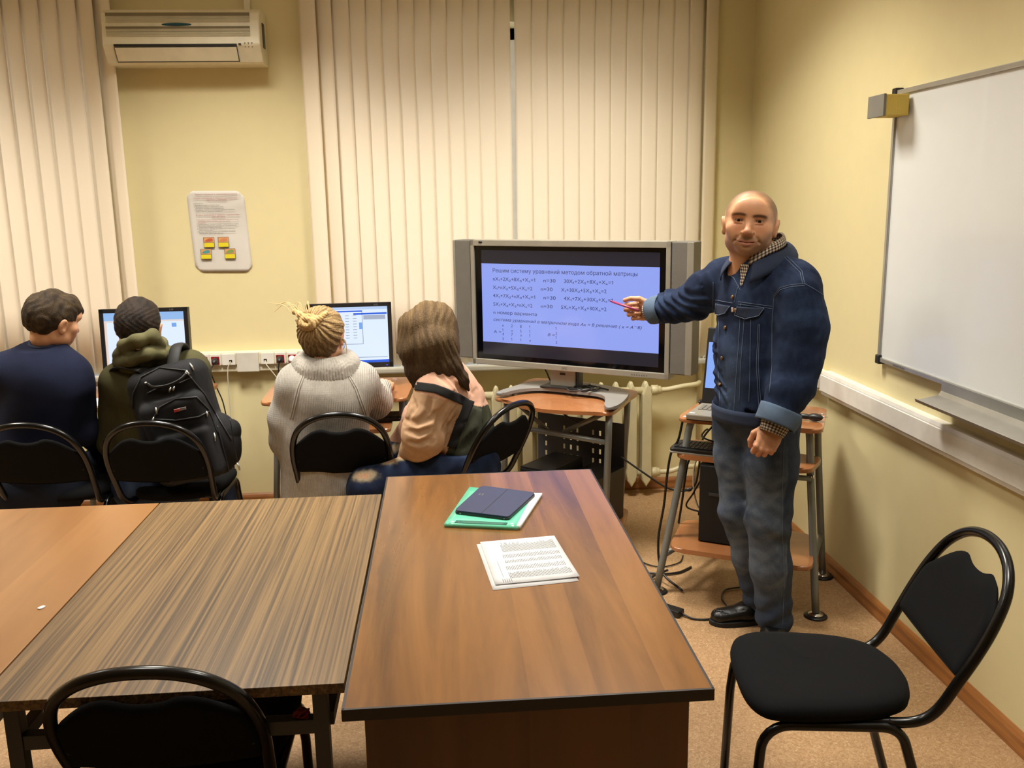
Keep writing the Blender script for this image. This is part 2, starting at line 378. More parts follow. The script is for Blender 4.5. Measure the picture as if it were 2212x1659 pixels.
for i, (x, y, pw) in enumerate(LAMPS):
    o = l0 if i == 0 else copy_tree(l0)
    o.location = (x, y, ZC)
    for ch in kids(o):
        if ch.type == 'LIGHT': ch.data = ch.data.copy(); ch.data.energy = LAMP_W * pw
    o['group'] = 'recessed ceiling lights'; o['label'] = 'recessed square ceiling light above the classroom, outside the picture'

# ------------------------------------------------------------------ vertical blinds
def blind(name, label, x0, x1, pitch, ang, y=4.985, z0=0.80, z1=2.98, edge=None, w=.089):
    t = thing(name, label, 'blind', ((x0 + x1) / 2, y, z0), world=True, group='vertical blinds at the windows')
    MB().box(((x0 + x1) / 2, y, z1 + .02), (x1 - x0, 0.04, 0.035)).build('headrail', m_white, t)
    n = max(1, round((x1 - x0) / pitch))
    for i in range(n):
        x = x0 + (i + .5) * (x1 - x0) / n; a = R(ang + random.uniform(-1.5, 1.5))
        if edge and i in edge: a = R(edge[i])
        dx, dy = math.cos(a) * w / 2, math.sin(a) * w / 2
        s = MB(); zz = [z0, z0 + .35, z0 + .9, z0 + 1.5, z1]; ks = 7; rows = []
        vs = []; fs = []
        for j, z in enumerate(zz):
            tw = random.uniform(-.02, .02)
            for k in range(ks):
                u = k / (ks - 1) * 2 - 1; bow = 0.004 * (1 - u * u)
                vs.append((x + dx * u + bow * math.sin(a), y + dy * u + tw * u * .1 - bow * math.cos(a), z - (0.012 * (1 - u * u) if j == 0 else 0)))
        for j in range(len(zz) - 1):
            for k in range(ks - 1): fs.append((j * ks + k, j * ks + k + 1, (j + 1) * ks + k + 1, (j + 1) * ks + k))
        s.faces(vs, fs); o = s.build('slat', m_blind, t, smooth=True)
        md = o.modifiers.new('thick', 'SOLIDIFY'); md.thickness = 0.0006
    c = MB()
    for i in range(n - 1):
        xa = x0 + (i + .5) * (x1 - x0) / n; xb = x0 + (i + 1.5) * (x1 - x0) / n
        c.tube([(xa + (xb - xa) * k / 8, y - .012, z0 - .004 - .03 * math.sin(PI * k / 8)) for k in range(9)], 0.0016, n=5)
    c.build('bead_chain', m_white, t)
    return t
blind('vertical_blind', 'cream vertical blind left of the air conditioner behind the two boys', -3.6, -1.62, 0.088, -8, edge={20: -18, 21: -26}, w=.108)
blind('vertical_blind', 'cream vertical blind left of the narrow gap in the middle window', -0.69, 0.385, 0.0815, -9, edge={0: -20, 1: -28}, w=.094)
blind('vertical_blind', 'cream vertical blind right of the narrow gap, behind the television', 0.415, 1.51, 0.0815, -5, edge={12: 24, 11: 16})

# ------------------------------------------------------------------ wall things
def aircon():
    x0, x1, z0, z1, d = -1.635, -0.87, 2.375, 2.635, 0.20; xc = (x0 + x1) / 2; y = YB
    t = thing('air_conditioner', 'white wall mounted air conditioner with a teal oval badge', 'air conditioner', (xc, y, z0), world=True)
    pr = [(y, z1), (y - .14, z1), (y - .175, z1 - .02), (y - .185, z1 - .06), (y - .195, z1 - .14), (y - .20, z0 + .085), (y - .19, z0 + .07), (y - .15, z0 + .008), (y - .13, z0), (y, z0)]
    MB().prism([(a, b) for a, b in pr], x0, x1, axis='x').build('body', m_ivory, t, bevel=0.006)
    def fy(z):                                            # front surface
        P = sorted([(z1 - .02, y - .175), (z1 - .06, y - .185), (z1 - .14, y - .195), (z0 + .085, y - .20)])
        for (a, ya), (b, yb) in zip(P, P[1:]):
            if a <= z <= b: return ya + (yb - ya) * (z - a) / (b - a)
        return P[-1][1]
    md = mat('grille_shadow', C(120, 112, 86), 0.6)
    for za, zb in ((z1 - .068, z1 - .022), (z1 - .135, z1 - .088)):
        g = MB(); b = MB(); k = 9
        for i in range(k):
            z = za + (zb - za) * (i + .5) / k; b.box(((x0 + x1) / 2 - .012, fy(z) - .003, z), (x1 - x0 - .07, 0.004, (zb - za) / k * .5))
        g.box((xc - .012, fy((za + zb) / 2) + .0005, (za + zb) / 2), (x1 - x0 - .07, 0.004, zb - za), rot=(R(8), 0, 0))
        gr = g.build('grille', md, t); b.build('grille_bar', m_ivory, gr)
    e = MB(); zc = z1 - .0785; n = 28
    vs = [(xc - .02 + .072 * math.cos(2 * PI * i / n), fy(zc) - .003, zc + .0075 * math.sin(2 * PI * i / n)) for i in range(n)] + [(xc - .02 + .072 * math.cos(2 * PI * i / n), fy(zc) + .003, zc + .0075 * math.sin(2 * PI * i / n)) for i in range(n)]
    e.faces(vs, [tuple(range(n))] + [(i, (i + 1) % n, n + (i + 1) % n, n + i) for i in range(n)]); e.build('badge', m_teal, t)
    MB().box((xc - .03, y - .197, z0 + .083), (x1 - x0 - .17, .012, .010)).build('outlet_slot', m_blackm, t)
    MB().box((xc - .03, y - .1785, z0 + .043), (x1 - x0 - .175, .006, .072), rot=(R(33), 0, 0), bev=.002).build('louvre_flap', m_ivory, t)
    MB().box((xc - .03, y - .1765, z0 + .042), (x1 - x0 - .169, .006, .077), rot=(R(33), 0, 0)).build('flap_gap', m_dgrey, t)
    MB().box((x1 - .10, y - .2005, z0 + .086), (.012, .004, .008)).build('sensor', m_black, t)
    p = MB()
    for i in range(3):
        for j in range(2): p.box((x1 - .075 + i * .017, y - .199 + j * .006, z0 + .088 - j * .014), (.004, .003, .003)); p.box((x1 - .075 + i * .017, y - .2 + j * .006, z0 + .093 - j * .012), (.009, .002, .0015))
    p.build('indicator_marks', m_ink, t)
    MB().box((x1 + .001, y - .10, z0 + .14), (.006, .05, .12), bev=.002).build('side_vent', m_dgrey, t)
    tag(MB().box((-0.955, YB - .016, (z1 + ZC) / 2 + .002), (.03, .03, ZC - z1 - .006), bev=.003).build('pipe_duct', m_ivory), 'white vertical pipe duct rising from the air conditioner to the ceiling', 'duct')
aircon()

def poster():
    x0, x1, z0, z1 = -1.345, -1.045, 1.325, 1.755
    vs = []; fs = []; nx, nz = 16, 24
    cut = 0.03
    for j in range(nz + 1):
        for i in range(nx + 1):
            u, v = i / nx, j / nz
            dy = 0.005 + 0.002 * math.sin(5 * v + 2 * u) + 0.003 * math.exp(-((v - .72 - .12 * u) / .03) ** 2) * u + 0.001 * math.sin(9 * u * v)
            sh = (0.018 * (1 - v))
            xx = x0 + (x1 - x0) * u; zz = z0 + (z1 - z0) * v
            c = min(u, 1 - u) * (x1 - x0) + min(v, 1 - v) * (z1 - z0)
            if c < cut:                                  # clipped corners
                q = (cut - c) / 2; xx += q * (1 if u < .5 else -1); zz += q * (1 if v < .5 else -1)
            vs.append((xx + sh, YB - dy, zz - .004 * u))
    for j in range(nz):
        for i in range(nx): fs.append((j * (nx + 1) + i, j * (nx + 1) + i + 1, (j + 1) * (nx + 1) + i + 1, (j + 1) * (nx + 1) + i))
    t = MB().faces(vs, fs).build('notice_poster', mat('notice_paper', C(206, 201, 192), .75, var=.015), smooth=True, off=((x0 + x1) / 2, YB, z0))
    tag(t, 'white printed rules notice taped to the wall below the air conditioner', 'poster')
    md = t.modifiers.new('thick', 'SOLIDIFY'); md.thickness = 0.0008; md.offset = 1
    def line(s, cx, z, w, m, nm='printed_line', h=None):
        v, f = text_mesh(s, width=w, height=h)
        if not v: return
        yy = YB - .0125
        MB().faces([(cx - w / 2 + a, yy, z + b) for a, b, _ in v], f).build(nm, m, t)
    W = x1 - x0; cx = (x0 + x1) / 2 + .008
    line('Правила поведения в компьютерном классе', cx - .002, z1 - .024, .22, m_redink, h=.0075)
    line('Первое требование к кабинету информатики –', cx - .002, z1 - .044, .235, m_redink, h=.0075)
    line('ЧИСТОТА и ПОРЯДОК', cx, z1 - .054, .105, m_redink, h=.0078)
    L1 = [('ЗАПРЕЩАЕТСЯ:', .05), ('1. Приходить в кабинет в грязной обуви;', .135), ('2. Приносить в кабинет и принимать пищу;', .155), ('мусорить в кабинете информатики;', .15), ('3. Размещать на рабочем месте посторонние предметы,', .215), ('сумки, пакеты, одежду, телефоны.', .14)]
    for i, (s, w) in enumerate(L1): line(s, x0 + .036 + w / 2 + (.008 if i in (3, 5) else 0), z1 - .071 - i * .0082, w, m_ink, h=.005)
    line('Второе требование к кабинету информатики –', cx + .003, z1 - .132, .235, m_redink, h=.0078)
    line('ДИСЦИПЛИНА', cx + .003, z1 - .1425, .07, m_redink, h=.0075)
    L2 = [('Соблюдайте тишину и порядок, выполняйте указания учителя', .22, m_redink), ('работайте только на своём рабочем месте', .165, m_redink), ('ЗАПРЕЩАЕТСЯ:', .05, m_redink), ('1. Трогать провода, разъёмы питания, соединительные кабели;', .22, m_ink), ('2. Включать и выключать аппаратуру без разрешения;', .21, m_ink), ('прикасаться к экрану монитора;', .12, m_ink), ('3. Класть книги, тетради на клавиатуру и монитор;', .2, m_ink), ('работать влажными руками;', .07, m_ink), ('4. Бегать, толкаться, громко разговаривать в классе;', .2, m_ink), ('покидать рабочее место.', .125, m_ink)]
    for i, (s, w, m) in enumerate(L2): line(s, x0 + .044 + w / 2 + (.01 if i in (1, 5, 7, 9) else 0), z1 - .156 - i * .0079, w, m, h=.005)
    my = mat('poster_yellow', C(216, 200, 30), .6); mo = mat('poster_orange', C(206, 150, 96), .6); mg = mat('poster_grey', C(120, 104, 92), .6)
    cols = [mat('poster_brick', C(184, 92, 60), .6), mat('poster_tan', C(196, 126, 84), .6), mat('poster_teal', C(70, 140, 144), .6), mat('poster_green', C(120, 150, 80), .6)]
    for k, (cx_, cz) in enumerate(((x0 + .100, z1 - .272), (x0 + .176, z1 - .272), (x0 + .080, z1 - .334), (x0 + .206, z1 - .334))):
        p = MB().box((cx_, YB - .0118, cz), (.058, .001, .054), bev=.0004).build('picture_square', mg, t)
        MB().box((cx_ + .001, YB - .0124, cz + .012), (.053, .0006, .026)).build('picture', mo, p)
        MB().box((cx_ + .001, YB - .0188, cz - .014), (.053, .0006, .022)).build('caption_band', my, p)
        MB().prism(curve2([(cx_ - .02, cz + .006), (cx_ - .005, cz + .018), (cx_ + .016, cz + .02), (cx_ + .02, cz + .008), (cx_, cz + .003)]), YB - .0134, YB - .0129, axis='y').build('drawing', cols[k], p)
poster()

# cable trunking on the back wall with its sockets
def trunk_back():
    y0 = YB; d = .05; z0, z1 = .775, .893
    t = thing('cable_trunking', 'white cable trunking with red sockets on the back wall between the windows', 'cable trunking', (-1.15, YB, z0), world=True)
    MB().box((-1.17, y0 - d / 2 + .004, .800), (1.02, d - .012, .042), bev=.004).build('lower_channel', m_ivory, t)
    MB().box((-1.17, y0 - d / 2, .853), (1.02, d, .074), bev=.008).build('upper_channel', m_ivory, t)
    ys = y0 - d - .002
    def plate(x, w=.058): return MB().box((x, ys, .849), (w, .008, .062), bev=.002).build('socket_plate', m_white, t)
    for x in (-1.315, -1.252, -.903, -.838):
        p = plate(x); s = MB().box((x, ys - .003, .845), (.044, .006, .044), bev=.001).build('red_socket', m_red, p)
        MB().lathe([(.018, 0), (.018, .001), (.0, .0012)], (x, ys - .006, .845), axis=(0, -1, 0)).build('socket_well', mat('socket_well_red', C(90, 8, 14), .5), p)
    for x in (-1.182, -.972):
        p = plate(x, .07); MB().box((x + .012 * (1 if x < -1.1 else -1), ys - .005, .842), (.016, .004, .010)).build('data_port', m_black, p)
    for x in (-1.078, -.745):
        MB().box((x, y0 - d - .006, .833), (.118, .016, .108), bev=.004).build('cover_plate', mat('cover_white', C(206, 202, 190), .45), t)
    return ys
ys_ = trunk_back()
def plug(x, m, label, cable, mcab):
    t = thing('power_plug', label, 'plug', (x, ys_ - .006, .845), world=True)
    MB().lathe([(.0185, 0), (.0185, .012), (.014, .024), (.009, .034), (.0, .036)], (x, ys_ - .0075, .845), axis=(0, -1, -.15)).build('plug_body', m, t)
    MB().tube(smooth_path(cable, 8), .0036, n=8).build('cable', mcab, t)
m_wcab = mat('white_cable', C(196, 190, 172), .5)
plug(-1.252, m_black, 'black power plug nearest the backpack, in the red socket right of it', [(-1.255, ys_ - .03, .835), (-1.27, ys_ - .045, .79), (-1.25, ys_ - .03, .70), (-1.22, ys_ - .03, .60), (-1.20, ys_ - .06, .42), (-1.25, ys_ - .05, .20)], m_black)
plug(-.903, m_black, 'black power plug in the red socket beside the white plug', [(-.905, ys_ - .03, .835), (-.91, ys_ - .04, .78), (-.895, ys_ - .03, .70), (-.85, ys_ - .04, .55), (-.83, ys_ - .06, .3)], m_black)
plug(-.838, m_white, 'white power plug in the red socket beside the blonde woman', [(-.84, ys_ - .03, .835), (-.85, ys_ - .04, .78), (-.845, ys_ - .03, .70), (-.82, ys_ - .05, .5), (-.80, ys_ - .06, .3)], m_wcab)
for x, lab, pts in ((-1.170, 'thin white network cable hanging straight down from the trunking', [(-1.17, ys_ - .012, .84), (-1.185, ys_ - .02, .80), (-1.19, ys_ - .02, .70), (-1.19, ys_ - .02, .50), (-1.19, ys_ - .04, .1)]),
                    (-.984, 'thin white network cable slanting down towards the blonde woman', [(-.984, ys_ - .012, .842), (-.975, ys_ - .03, .82), (-.93, ys_ - .04, .76), (-.86, ys_ - .05, .66), (-.78, ys_ - .06, .56), (-.74, ys_ - .08, .4)])):
    tag(MB().tube(smooth_path(pts, 8), .0026, n=8).build('network_cable', m_wcab, off=pts[0]), lab, 'cable')

# cable trunking on the right wall
def trunk_right():
    t = thing('cable_trunking', 'long white cable trunking on the right wall below the whiteboard', 'cable trunking', (XR, 1.5, .80), world=True)
    x = XR; z0, z1 = .800, .905
    pr = [(x, z0), (x - .036, z0), (x - .04, z0 + .012), (x - .04, z0 + .016), (x - .044, z0 + .018), (x - .044, z1 - .018), (x - .04, z1 - .016), (x - .04, z1 - .012), (x - .036, z1), (x, z1)]
    MB().prism(pr, -1.5, 3.88, axis='y').build('channel', m_white, t)
    MB().box((x - .02, 4.46, .855), (.04, 1.15, .09), bev=.004).build('thin_channel', m_ivory, t)
    p = MB().box((x - .043, 3.935, .868), (.012, .085, .088), bev=.004).build('socket_plate', m_white, t)
    MB().box((x - .051, 3.935, .858), (.004, .02, .012)).build('data_port', m_black, p)
trunk_right()

# whiteboard
def whiteboard():
    x = XR; y0, y1, z0, z1 = 1.55, 3.40, 1.035, 2.052
    t = thing('whiteboard', 'large white magnetic board on the right wall', 'whiteboard', (x, (y0 + y1) / 2, z0), world=True)
    MB().box((x - .012, (y0 + y1) / 2, (z0 + z1) / 2), (.012, y1 - y0 - .02, z1 - z0 - .02)).build('panel', m_wb, t)
    f = MB()
    for z in (z0 + .008, z1 - .008): f.box((x - .014, (y0 + y1) / 2, z), (.024, y1 - y0 - .03, .018), bev=.003)
    for y in (y0 + .008, y1 - .008): f.box((x - .014, y, (z0 + z1) / 2), (.024, .018, z1 - z0 - .03), bev=.003)
    f.build('frame', m_alu, t)
    for y in (y0 + .008, y1 - .008):
        for z in (z0 + .008, z1 - .008): MB().box((x - .015, y, z), (.032, .032, .036), bev=.005).build('corner_cap', m_black, t)
    v, fs = text_mesh('MAGNETOPLAN', width=.085, height=.008)
    MB().faces([(x - .0265, 3.27 - a, z0 + .003 + b) for a, b, _ in v], fs).build('lettering', m_ink, t)
    # pen tray under the lower edge
    pr = [(x - .002, 1.035), (x - .006, 1.035), (x - .008, 1.00), (x - .02, .985), (x - .085, .978), (x - .088, .984), (x - .085, .986), (x - .02, .975), (x - .002, .96)]
    tr = MB().prism([(x - .004, 1.05), (x - .030, 1.05), (x - .030, 1.015), (x - .040, 1.000), (x - .115, .985), (x - .118, .992), (x - .122, .990), (x - .118, .979), (x - .04, .990), (x - .004, .990)], 1.65, 2.92, axis='y').build('pen_tray', m_alu, t)
    MB().lathe([(.006, 0), (.006, .003), (0, .004)], (x - .030, 2.45, 1.035), axis=(-1, 0, 0), n=14).build('screw', m_chrome, tr)
    MB().lathe([(.005, 0), (.005, .003), (0, .004)], (x - .0265, 2.47, 1.05), axis=(-1, 0, 0), n=14).build('screw', m_black, t)
whiteboard()
er = thing('board_eraser', 'grey and yellow sponge eraser stuck on the top corner of the whiteboard', 'eraser', (1.70, 3.32, 1.95), world=True)
MB().box((1.600, 3.335, 1.992), (.010, .125, .078), bev=.002).build('grey_back', mat('eraser_grey', C(120, 116, 104), .8), er)
MB().box((1.648, 3.335, 1.992), (.086, .122, .074), bev=.004).build('sponge', mat('eraser_sponge', C(214, 186, 92), .95, bump=(200, .4)), er)

# radiator below the right window
def radiator():
    y = 4.93; xs = [.191 + i * .0845 for i in range(12)]
    t = thing('radiator', 'cream cast iron radiator under the window behind the television', 'radiator', (.66, y, .06), world=True)
    for i, x in enumerate(xs):
        s = MB(); w = .0275; d = .05
        prof = [(0, .665), (w * .45, .645), (w, .60), (w, .13), (w * .9, .10), (0, .062), (-w * .9, .10), (-w, .13), (-w, .60), (-w * .45, .645)]
        s.prism([(x + a, b) for a, b in prof], y - d, y + d, axis='y', bev=.010)
        s.build('section', m_rad, t, smooth=False)
    for z in (.615, .135):
        p = MB(); p.cyl((xs[0] - .04, y, z), (xs[-1] + .045, y, z), .022, n=18)
        for x in xs:
            if z > .5: p.ellipsoid((x, y, z + .02), (.016, .03, .035), n=12)
        p.cyl((xs[-1] + .03, y, z), (xs[-1] + .07, y, z), .03, n=6); p.cyl((xs[-1] + .055, y, z), (xs[-1] + .085, y, z), .024, n=18); p.build('collector', m_rad, t)
    MB().tube(smooth_path([(xs[-1] + .08, y, .615), (1.25, y, .618), (1.33, y, .632), (1.42, y + .03, .636), (1.455, y + .09, .636)], 6), .0145, n=12).build('pipe', m_rad, t)
    MB().tube(smooth_path([(xs[-1] + .08, y, .135), (1.27, y, .137), (1.34, y, .158), (1.42, y + .03, .152), (1.455, y + .09, .152)], 6), .0145, n=12).build('pipe', m_rad, t)
    tag(MB().tube([(1.455, 5.025, 0), (1.455, 5.025, ZC)], .0145, n=14).build('riser_pipe', m_rad, off=(1.455, 5.025, 0)), 'cream vertical heating pipe at the wall right of the radiator', 'pipe')
radiator()

# ------------------------------------------------------------------ chairs
def chair():
    t = thing('office_chair', 'x', 'chair', group='black upholstered visitor chairs')
    r = .0125
    # U-shaped side legs
    for s in (-1, 1):
        xo = .185
        P = [(s * .20, .20, 0), (s * .195, .190, .30)]
        P += [(s * .190, .185 - .07 * (1 - math.cos(a)), .355 + .07 * math.sin(a)) for a in [PI / 2 * k / 6 for k in range(7)]]
        P += [(s * .190, -.05, .425)]
        P += [(s * .190, -.10 - .06 * math.sin(a), .425 - .06 * (1 - math.cos(a))) for a in [R(72) * k / 6 for k in range(7)]]
        P += [(s * .20, -.27, 0)]
        MB().tube(P, r).build('leg', m_tube, t)
        MB().cyl((P[0][0], P[0][1], 0), (P[0][0], P[0][1] - .001, .02), .016).build('foot_cap', m_blackm, t)
        MB().cyl((P[-1][0], P[-1][1], 0), (P[-1][0], P[-1][1] + .004, .02), .016).build('foot_cap', m_blackm, t)
    c = MB(); c.cyl((-.19, .10, .43), (.19, .10, .43), .010, n=10); c.cyl((-.19, -.12, .43), (.19, -.12, .43), .010, n=10); c.build('seat_rail', m_tube, t)
    # back loop
    H = [(.165, -.02, .430), (.175, -.12, .428), (.185, -.185, .440), (.193, -.225, .475), (.198, -.262, .545), (.202, -.300, .62), (.196, -.335, .69), (.172, -.368, .755), (.125, -.390, .800), (.065, -.402, .824), (0, -.406, .831)]
    P = [Vector((a, b, c_)) for a, b, c_ in H] + [Vector((-a, b, c_)) for a, b, c_ in H[-2::-1]]
    MB().tube(smooth_path(P, 5), r * 1.05, n=14).build('back_loop', m_tube, t)
    # backrest pad between the tubes
    def wid(z):
        Q = [(h[2], h[0]) for h in H[2:]]
        for (a, wa), (b, wb_) in zip(Q, Q[1:]):
            if a <= z <= b: return wa + (wb_ - wa) * (z - a) / (b - a)
        return 0
    def yy(z):
        Q = [(h[2], h[1]) for h in H[2:]]
        for (a, wa), (b, wb_) in zip(Q, Q[1:]):
            if a <= z <= b: return wa + (wb_ - wa) * (z - a) / (b - a)
        return -.406
    vs = []; fs = []; nu, nv = 26, 16
    for side in (0, 1):
        for j in range(nv + 1):
            for i in range(nu + 1):
                u = i / nu * 2 - 1
                top = .750 + .016 * math.exp(-((abs(u) - .46) / .22) ** 2) - .050 * max(0, abs(u) - .60) / .40 * max(0, abs(u) - .60) / .40 * 1.4
                bot = .555 - .012 * (1 - u * u)
                z = bot + (top - bot) * j / nv; w = max(.02, wid(min(z, .80)) - .004)
                e = min(1, min(j, nv - j) / 2.2) * min(1, (1 - abs(u)) / .06 + .15)
                th = .015 * math.sqrt(max(0, min(1, e)))
                curve = .022 * (1 - u * u)                # wraps round the sitter's back
                vs.append((u * w, yy(z) - curve * .6 + (th if side else -th) + .002, z))
    N = (nu + 1) * (nv + 1); g = lambda s_, j, i: s_ * N + j * (nu + 1) + i
    for j in range(nv):
        for i in range(nu):
            fs.append((g(0, j, i), g(0, j, i + 1), g(0, j + 1, i + 1), g(0, j + 1, i))); fs.append((g(1, j, i), g(1, j + 1, i), g(1, j + 1, i + 1), g(1, j, i + 1)))
    for i in range(nu): fs.append((g(0, 0, i), g(1, 0, i), g(1, 0, i + 1), g(0, 0, i + 1))); fs.append((g(0, nv, i), g(0, nv, i + 1), g(1, nv, i + 1), g(1, nv, i)))
    for j in range(nv): fs.append((g(0, j, 0), g(0, j + 1, 0), g(1, j + 1, 0), g(1, j, 0))); fs.append((g(0, j, nu), g(1, j, nu), g(1, j + 1, nu), g(0, j + 1, nu)))
    bk = MB().faces(vs, fs).build('backrest', m_fab, t, smooth=True)
    for s in (-1, 1):
        MB().box((s * .168, -.318, .632), (.03, .004, .05), rot=(R(24), 0, 0), bev=.001).build('bracket', m_blackm, bk)
    # shield-shaped seat
    out = curve2([(0, .215), (.12, .208), (.188, .175), (.205, .11), (.200, 0), (.182, -.10), (.140, -.172), (.07, -.205), (0, -.212), (-.07, -.205), (-.140, -.172), (-.182, -.10), (-.200, 0), (-.205, .11), (-.188, .175), (-.12, .208)], 4)
    s = MB(); rings = [(.94, .437), (.99, .442), (1.0, .455), (.985, .468), (.93, .478), (.80, .483), (.5, .482), (.2, .480)]
    vs = []; n = len(out)
    for k, z in rings: vs += [(x * k, y * k, z - (.006 * (y > .12) * (y - .12) / .1)) for x, y in out]
    fs = [tuple(range(n))[::-1]]
    for a in range(len(rings) - 1):
        for i in range(n): fs.append((a * n + i, a * n + (i + 1) % n, (a + 1) * n + (i + 1) % n, (a + 1) * n + i))
    fs.append(tuple(range((len(rings) - 1) * n, len(rings) * n)))
    s.faces(vs, fs).build('seat', m_fab, t, smooth=True)
    return t
ch0 = chair()
CH = [((.945, 2.10), 82, 'black visitor chair standing empty beside the right wall'),
      ((-.592, 2.00), 0, 'black visitor chair pushed under the striped table, seen from behind'),
      ((-.455, 4.06), 1, 'black visitor chair under the woman in the grey sweater'),
      ((-1.19, 4.02), -1, 'black visitor chair under the boy with the backpack'),
      ((-1.68, 4.06), -2, 'black visitor chair under the boy in the navy sweater'),
      ((-.015, 4.00), 50, 'black visitor chair under the long haired woman, turned to the left')]
for i, ((x, y), a, lab) in enumerate(CH):
    o = ch0 if i == 0 else copy_tree(ch0)
    o.location = (x, y, 0); o.rotation_euler.z = R(a); o['label'] = lab

th = MB()
for k in range(5): th.tube(smooth_path([(.120 + .004 * k, .150, .440), (.122 + .006 * k, .156, .40), (.118 - .004 * k, .150, .36 - .012 * k)], 4), .0007, n=4)
th.tube(smooth_path([(.10, -.02, .44), (.105, -.03, .415), (.098, -.02, .395), (.112, -.005, .38)], 4), [.004] * 6 + [.006] * 4 + [.002] * 3, n=6)
th.build('loose_threads', m_fab, ch0)

# ------------------------------------------------------------------ front tables
def desk():
    x0, x1, y0, y1 = -.212, .495, 1.565, 3.03
    t = thing('wooden_desk', 'reddish brown laminate desk with black edge holding the papers and tablet', 'desk', ((x0 + x1) / 2, (y0 + y1) / 2, 0), world=True)
    xc, yc = (x0 + x1) / 2, (y0 + y1) / 2
    MB().box((xc, yc, .7385), (x1 - x0 - .004, y1 - y0 - .004, .023)).build('desktop', m_desk, t)
    e = MB()
    for y in (y0, y1): e.box((xc, y, .738), (x1 - x0 + .004, .006, .0245), bev=.001)
    for x in (x0, x1): e.box((x, yc, .738), (.006, y1 - y0 + .004, .0245), bev=.001)
    e.build('edge_band', m_edge, t)
    for y in (y0 + .05, y1 - .05): MB().box((xc, y, .363), (x1 - x0 - .07, .022, .726)).build('end_panel', m_desk_shaded, t)
    MB().box((xc, yc, .53), (.018, y1 - y0 - .13, .38)).build('modesty_panel', m_desk_shaded, t)
desk()
def table(x0, x1, m, label, grp):
    y0, y1 = 1.662, 2.845; xc, yc = (x0 + x1) / 2, (y0 + y1) / 2
    t = thing('work_table', label, 'table', (xc, yc, 0), world=True)
    MB().box((xc, yc, .7385), (x1 - x0, y1 - y0, .022), bev=.0015).build('tabletop', m, t)
    for x in (x0 + .045, x1 - .055):
        for y in (y0 + .05, y1 - .05): MB().box((x, y, .363), (.03, .03, .727), bev=.002).build('leg', m_dgrey, t)
    for y in (y0 + .05, y1 - .05): MB().box((xc, y, .635), (x1 - x0 - .12, .025, .032), bev=.002).build('rail', m_dgrey, t)
    for x in (x0 + .045, x1 - .045): MB().box((x, yc, .635), (.025, y1 - y0 - .13, .03), bev=.002).build('side_rail', m_dgrey, t)
    return t
table(-.922, -.220, m_zebra, 'table with a striped zebra veneer top beside the reddish desk', '')
table(-2.10, -.926, m_desk2, 'table with a plain orange brown top at the left edge, by the striped one', '')
# tangle of red thread on the rail of the striped table
rt = MB(); P = []
for k in range(26): P.append(Vector((-.315 + .012 * math.sin(k * 2.1) + .008 * math.sin(k * .7), 1.712 + .008 * math.cos(k * 1.7), .660 + .009 * math.sin(k * 1.3))))
tag(rt.tube(smooth_path(P, 4), .0022, n=6).build('thread_tangle', mat('red_thread', C(120, 26, 30), .8), off=(-.315, 1.712, .65)), 'small tangle of red thread on the grey rail of the striped table', 'thread')
tag(MB().prism(curve2([(-.981, 2.082), (-.974, 2.094), (-.966, 2.090), (-.968, 2.080), (-.975, 2.076)], 3), .7497, .752).build('paper_scrap', m_paper, off=(-.974, 2.087, .7497)), 'tiny white paper scrap on the left table', 'paper scrap')

# ------------------------------------------------------------------ things on the desk
DT = .75
def quad_sheet(name, P, z, th, m, parent=None, sub=8, lift=None, off=None):
    vs = []; fs = []; P = [Vector((a, b, 0)) for a, b in P]
    for j in range(sub + 1):
        for i in range(sub + 1):
            u, v = i / sub, j / sub
            q = (P[0] * (1 - u) + P[1] * u) * (1 - v) + (P[3] * (1 - u) + P[2] * u) * v
            vs.append((q.x, q.y, z + (lift(u, v) if lift else 0)))
    for j in range(sub):
        for i in range(sub): fs.append((j * (sub + 1) + i, j * (sub + 1) + i + 1, (j + 1) * (sub + 1) + i + 1, (j + 1) * (sub + 1) + i))
    o = MB().faces(vs, fs).build(name, m, parent, smooth=True, off=off)
    md = o.modifiers.new('thick', 'SOLIDIFY'); md.thickness = th; md.offset = 1 if o.data.polygons[0].normal.z > 0 else -1
    return o
# green folder: NL, NR, FR, FL
FN = [(-.018, 2.512), (.192, 2.460), (.287, 2.752), (.066, 2.846)]
fo = thing('plastic_folder', 'translucent green plastic folder with papers under the tablet', 'folder', (.13, 2.64, DT), world=True)
m_green = mat('green_plastic', C(110, 208, 172), .22, coat=.4)
quad_sheet('folder_body', FN, DT + .0005, .011, m_green, fo, lift=lambda u, v: 0)
quad_sheet('papers', [(FN[1][0] - .004, FN[1][1] + .004), (FN[1][0] + .008, FN[1][1] + .004), (FN[2][0] + .008, FN[2][1]), (FN[2][0] - .02, FN[2][1] + .003)], DT + .001, .0112, m_paper, fo)
quad_sheet('clear_pocket', [(.012, 2.512), (.160, 2.476), (.166, 2.494), (.018, 2.532)], DT + .0118, .001, mat('pocket_dark', C(60, 110, 98), .2), fo)
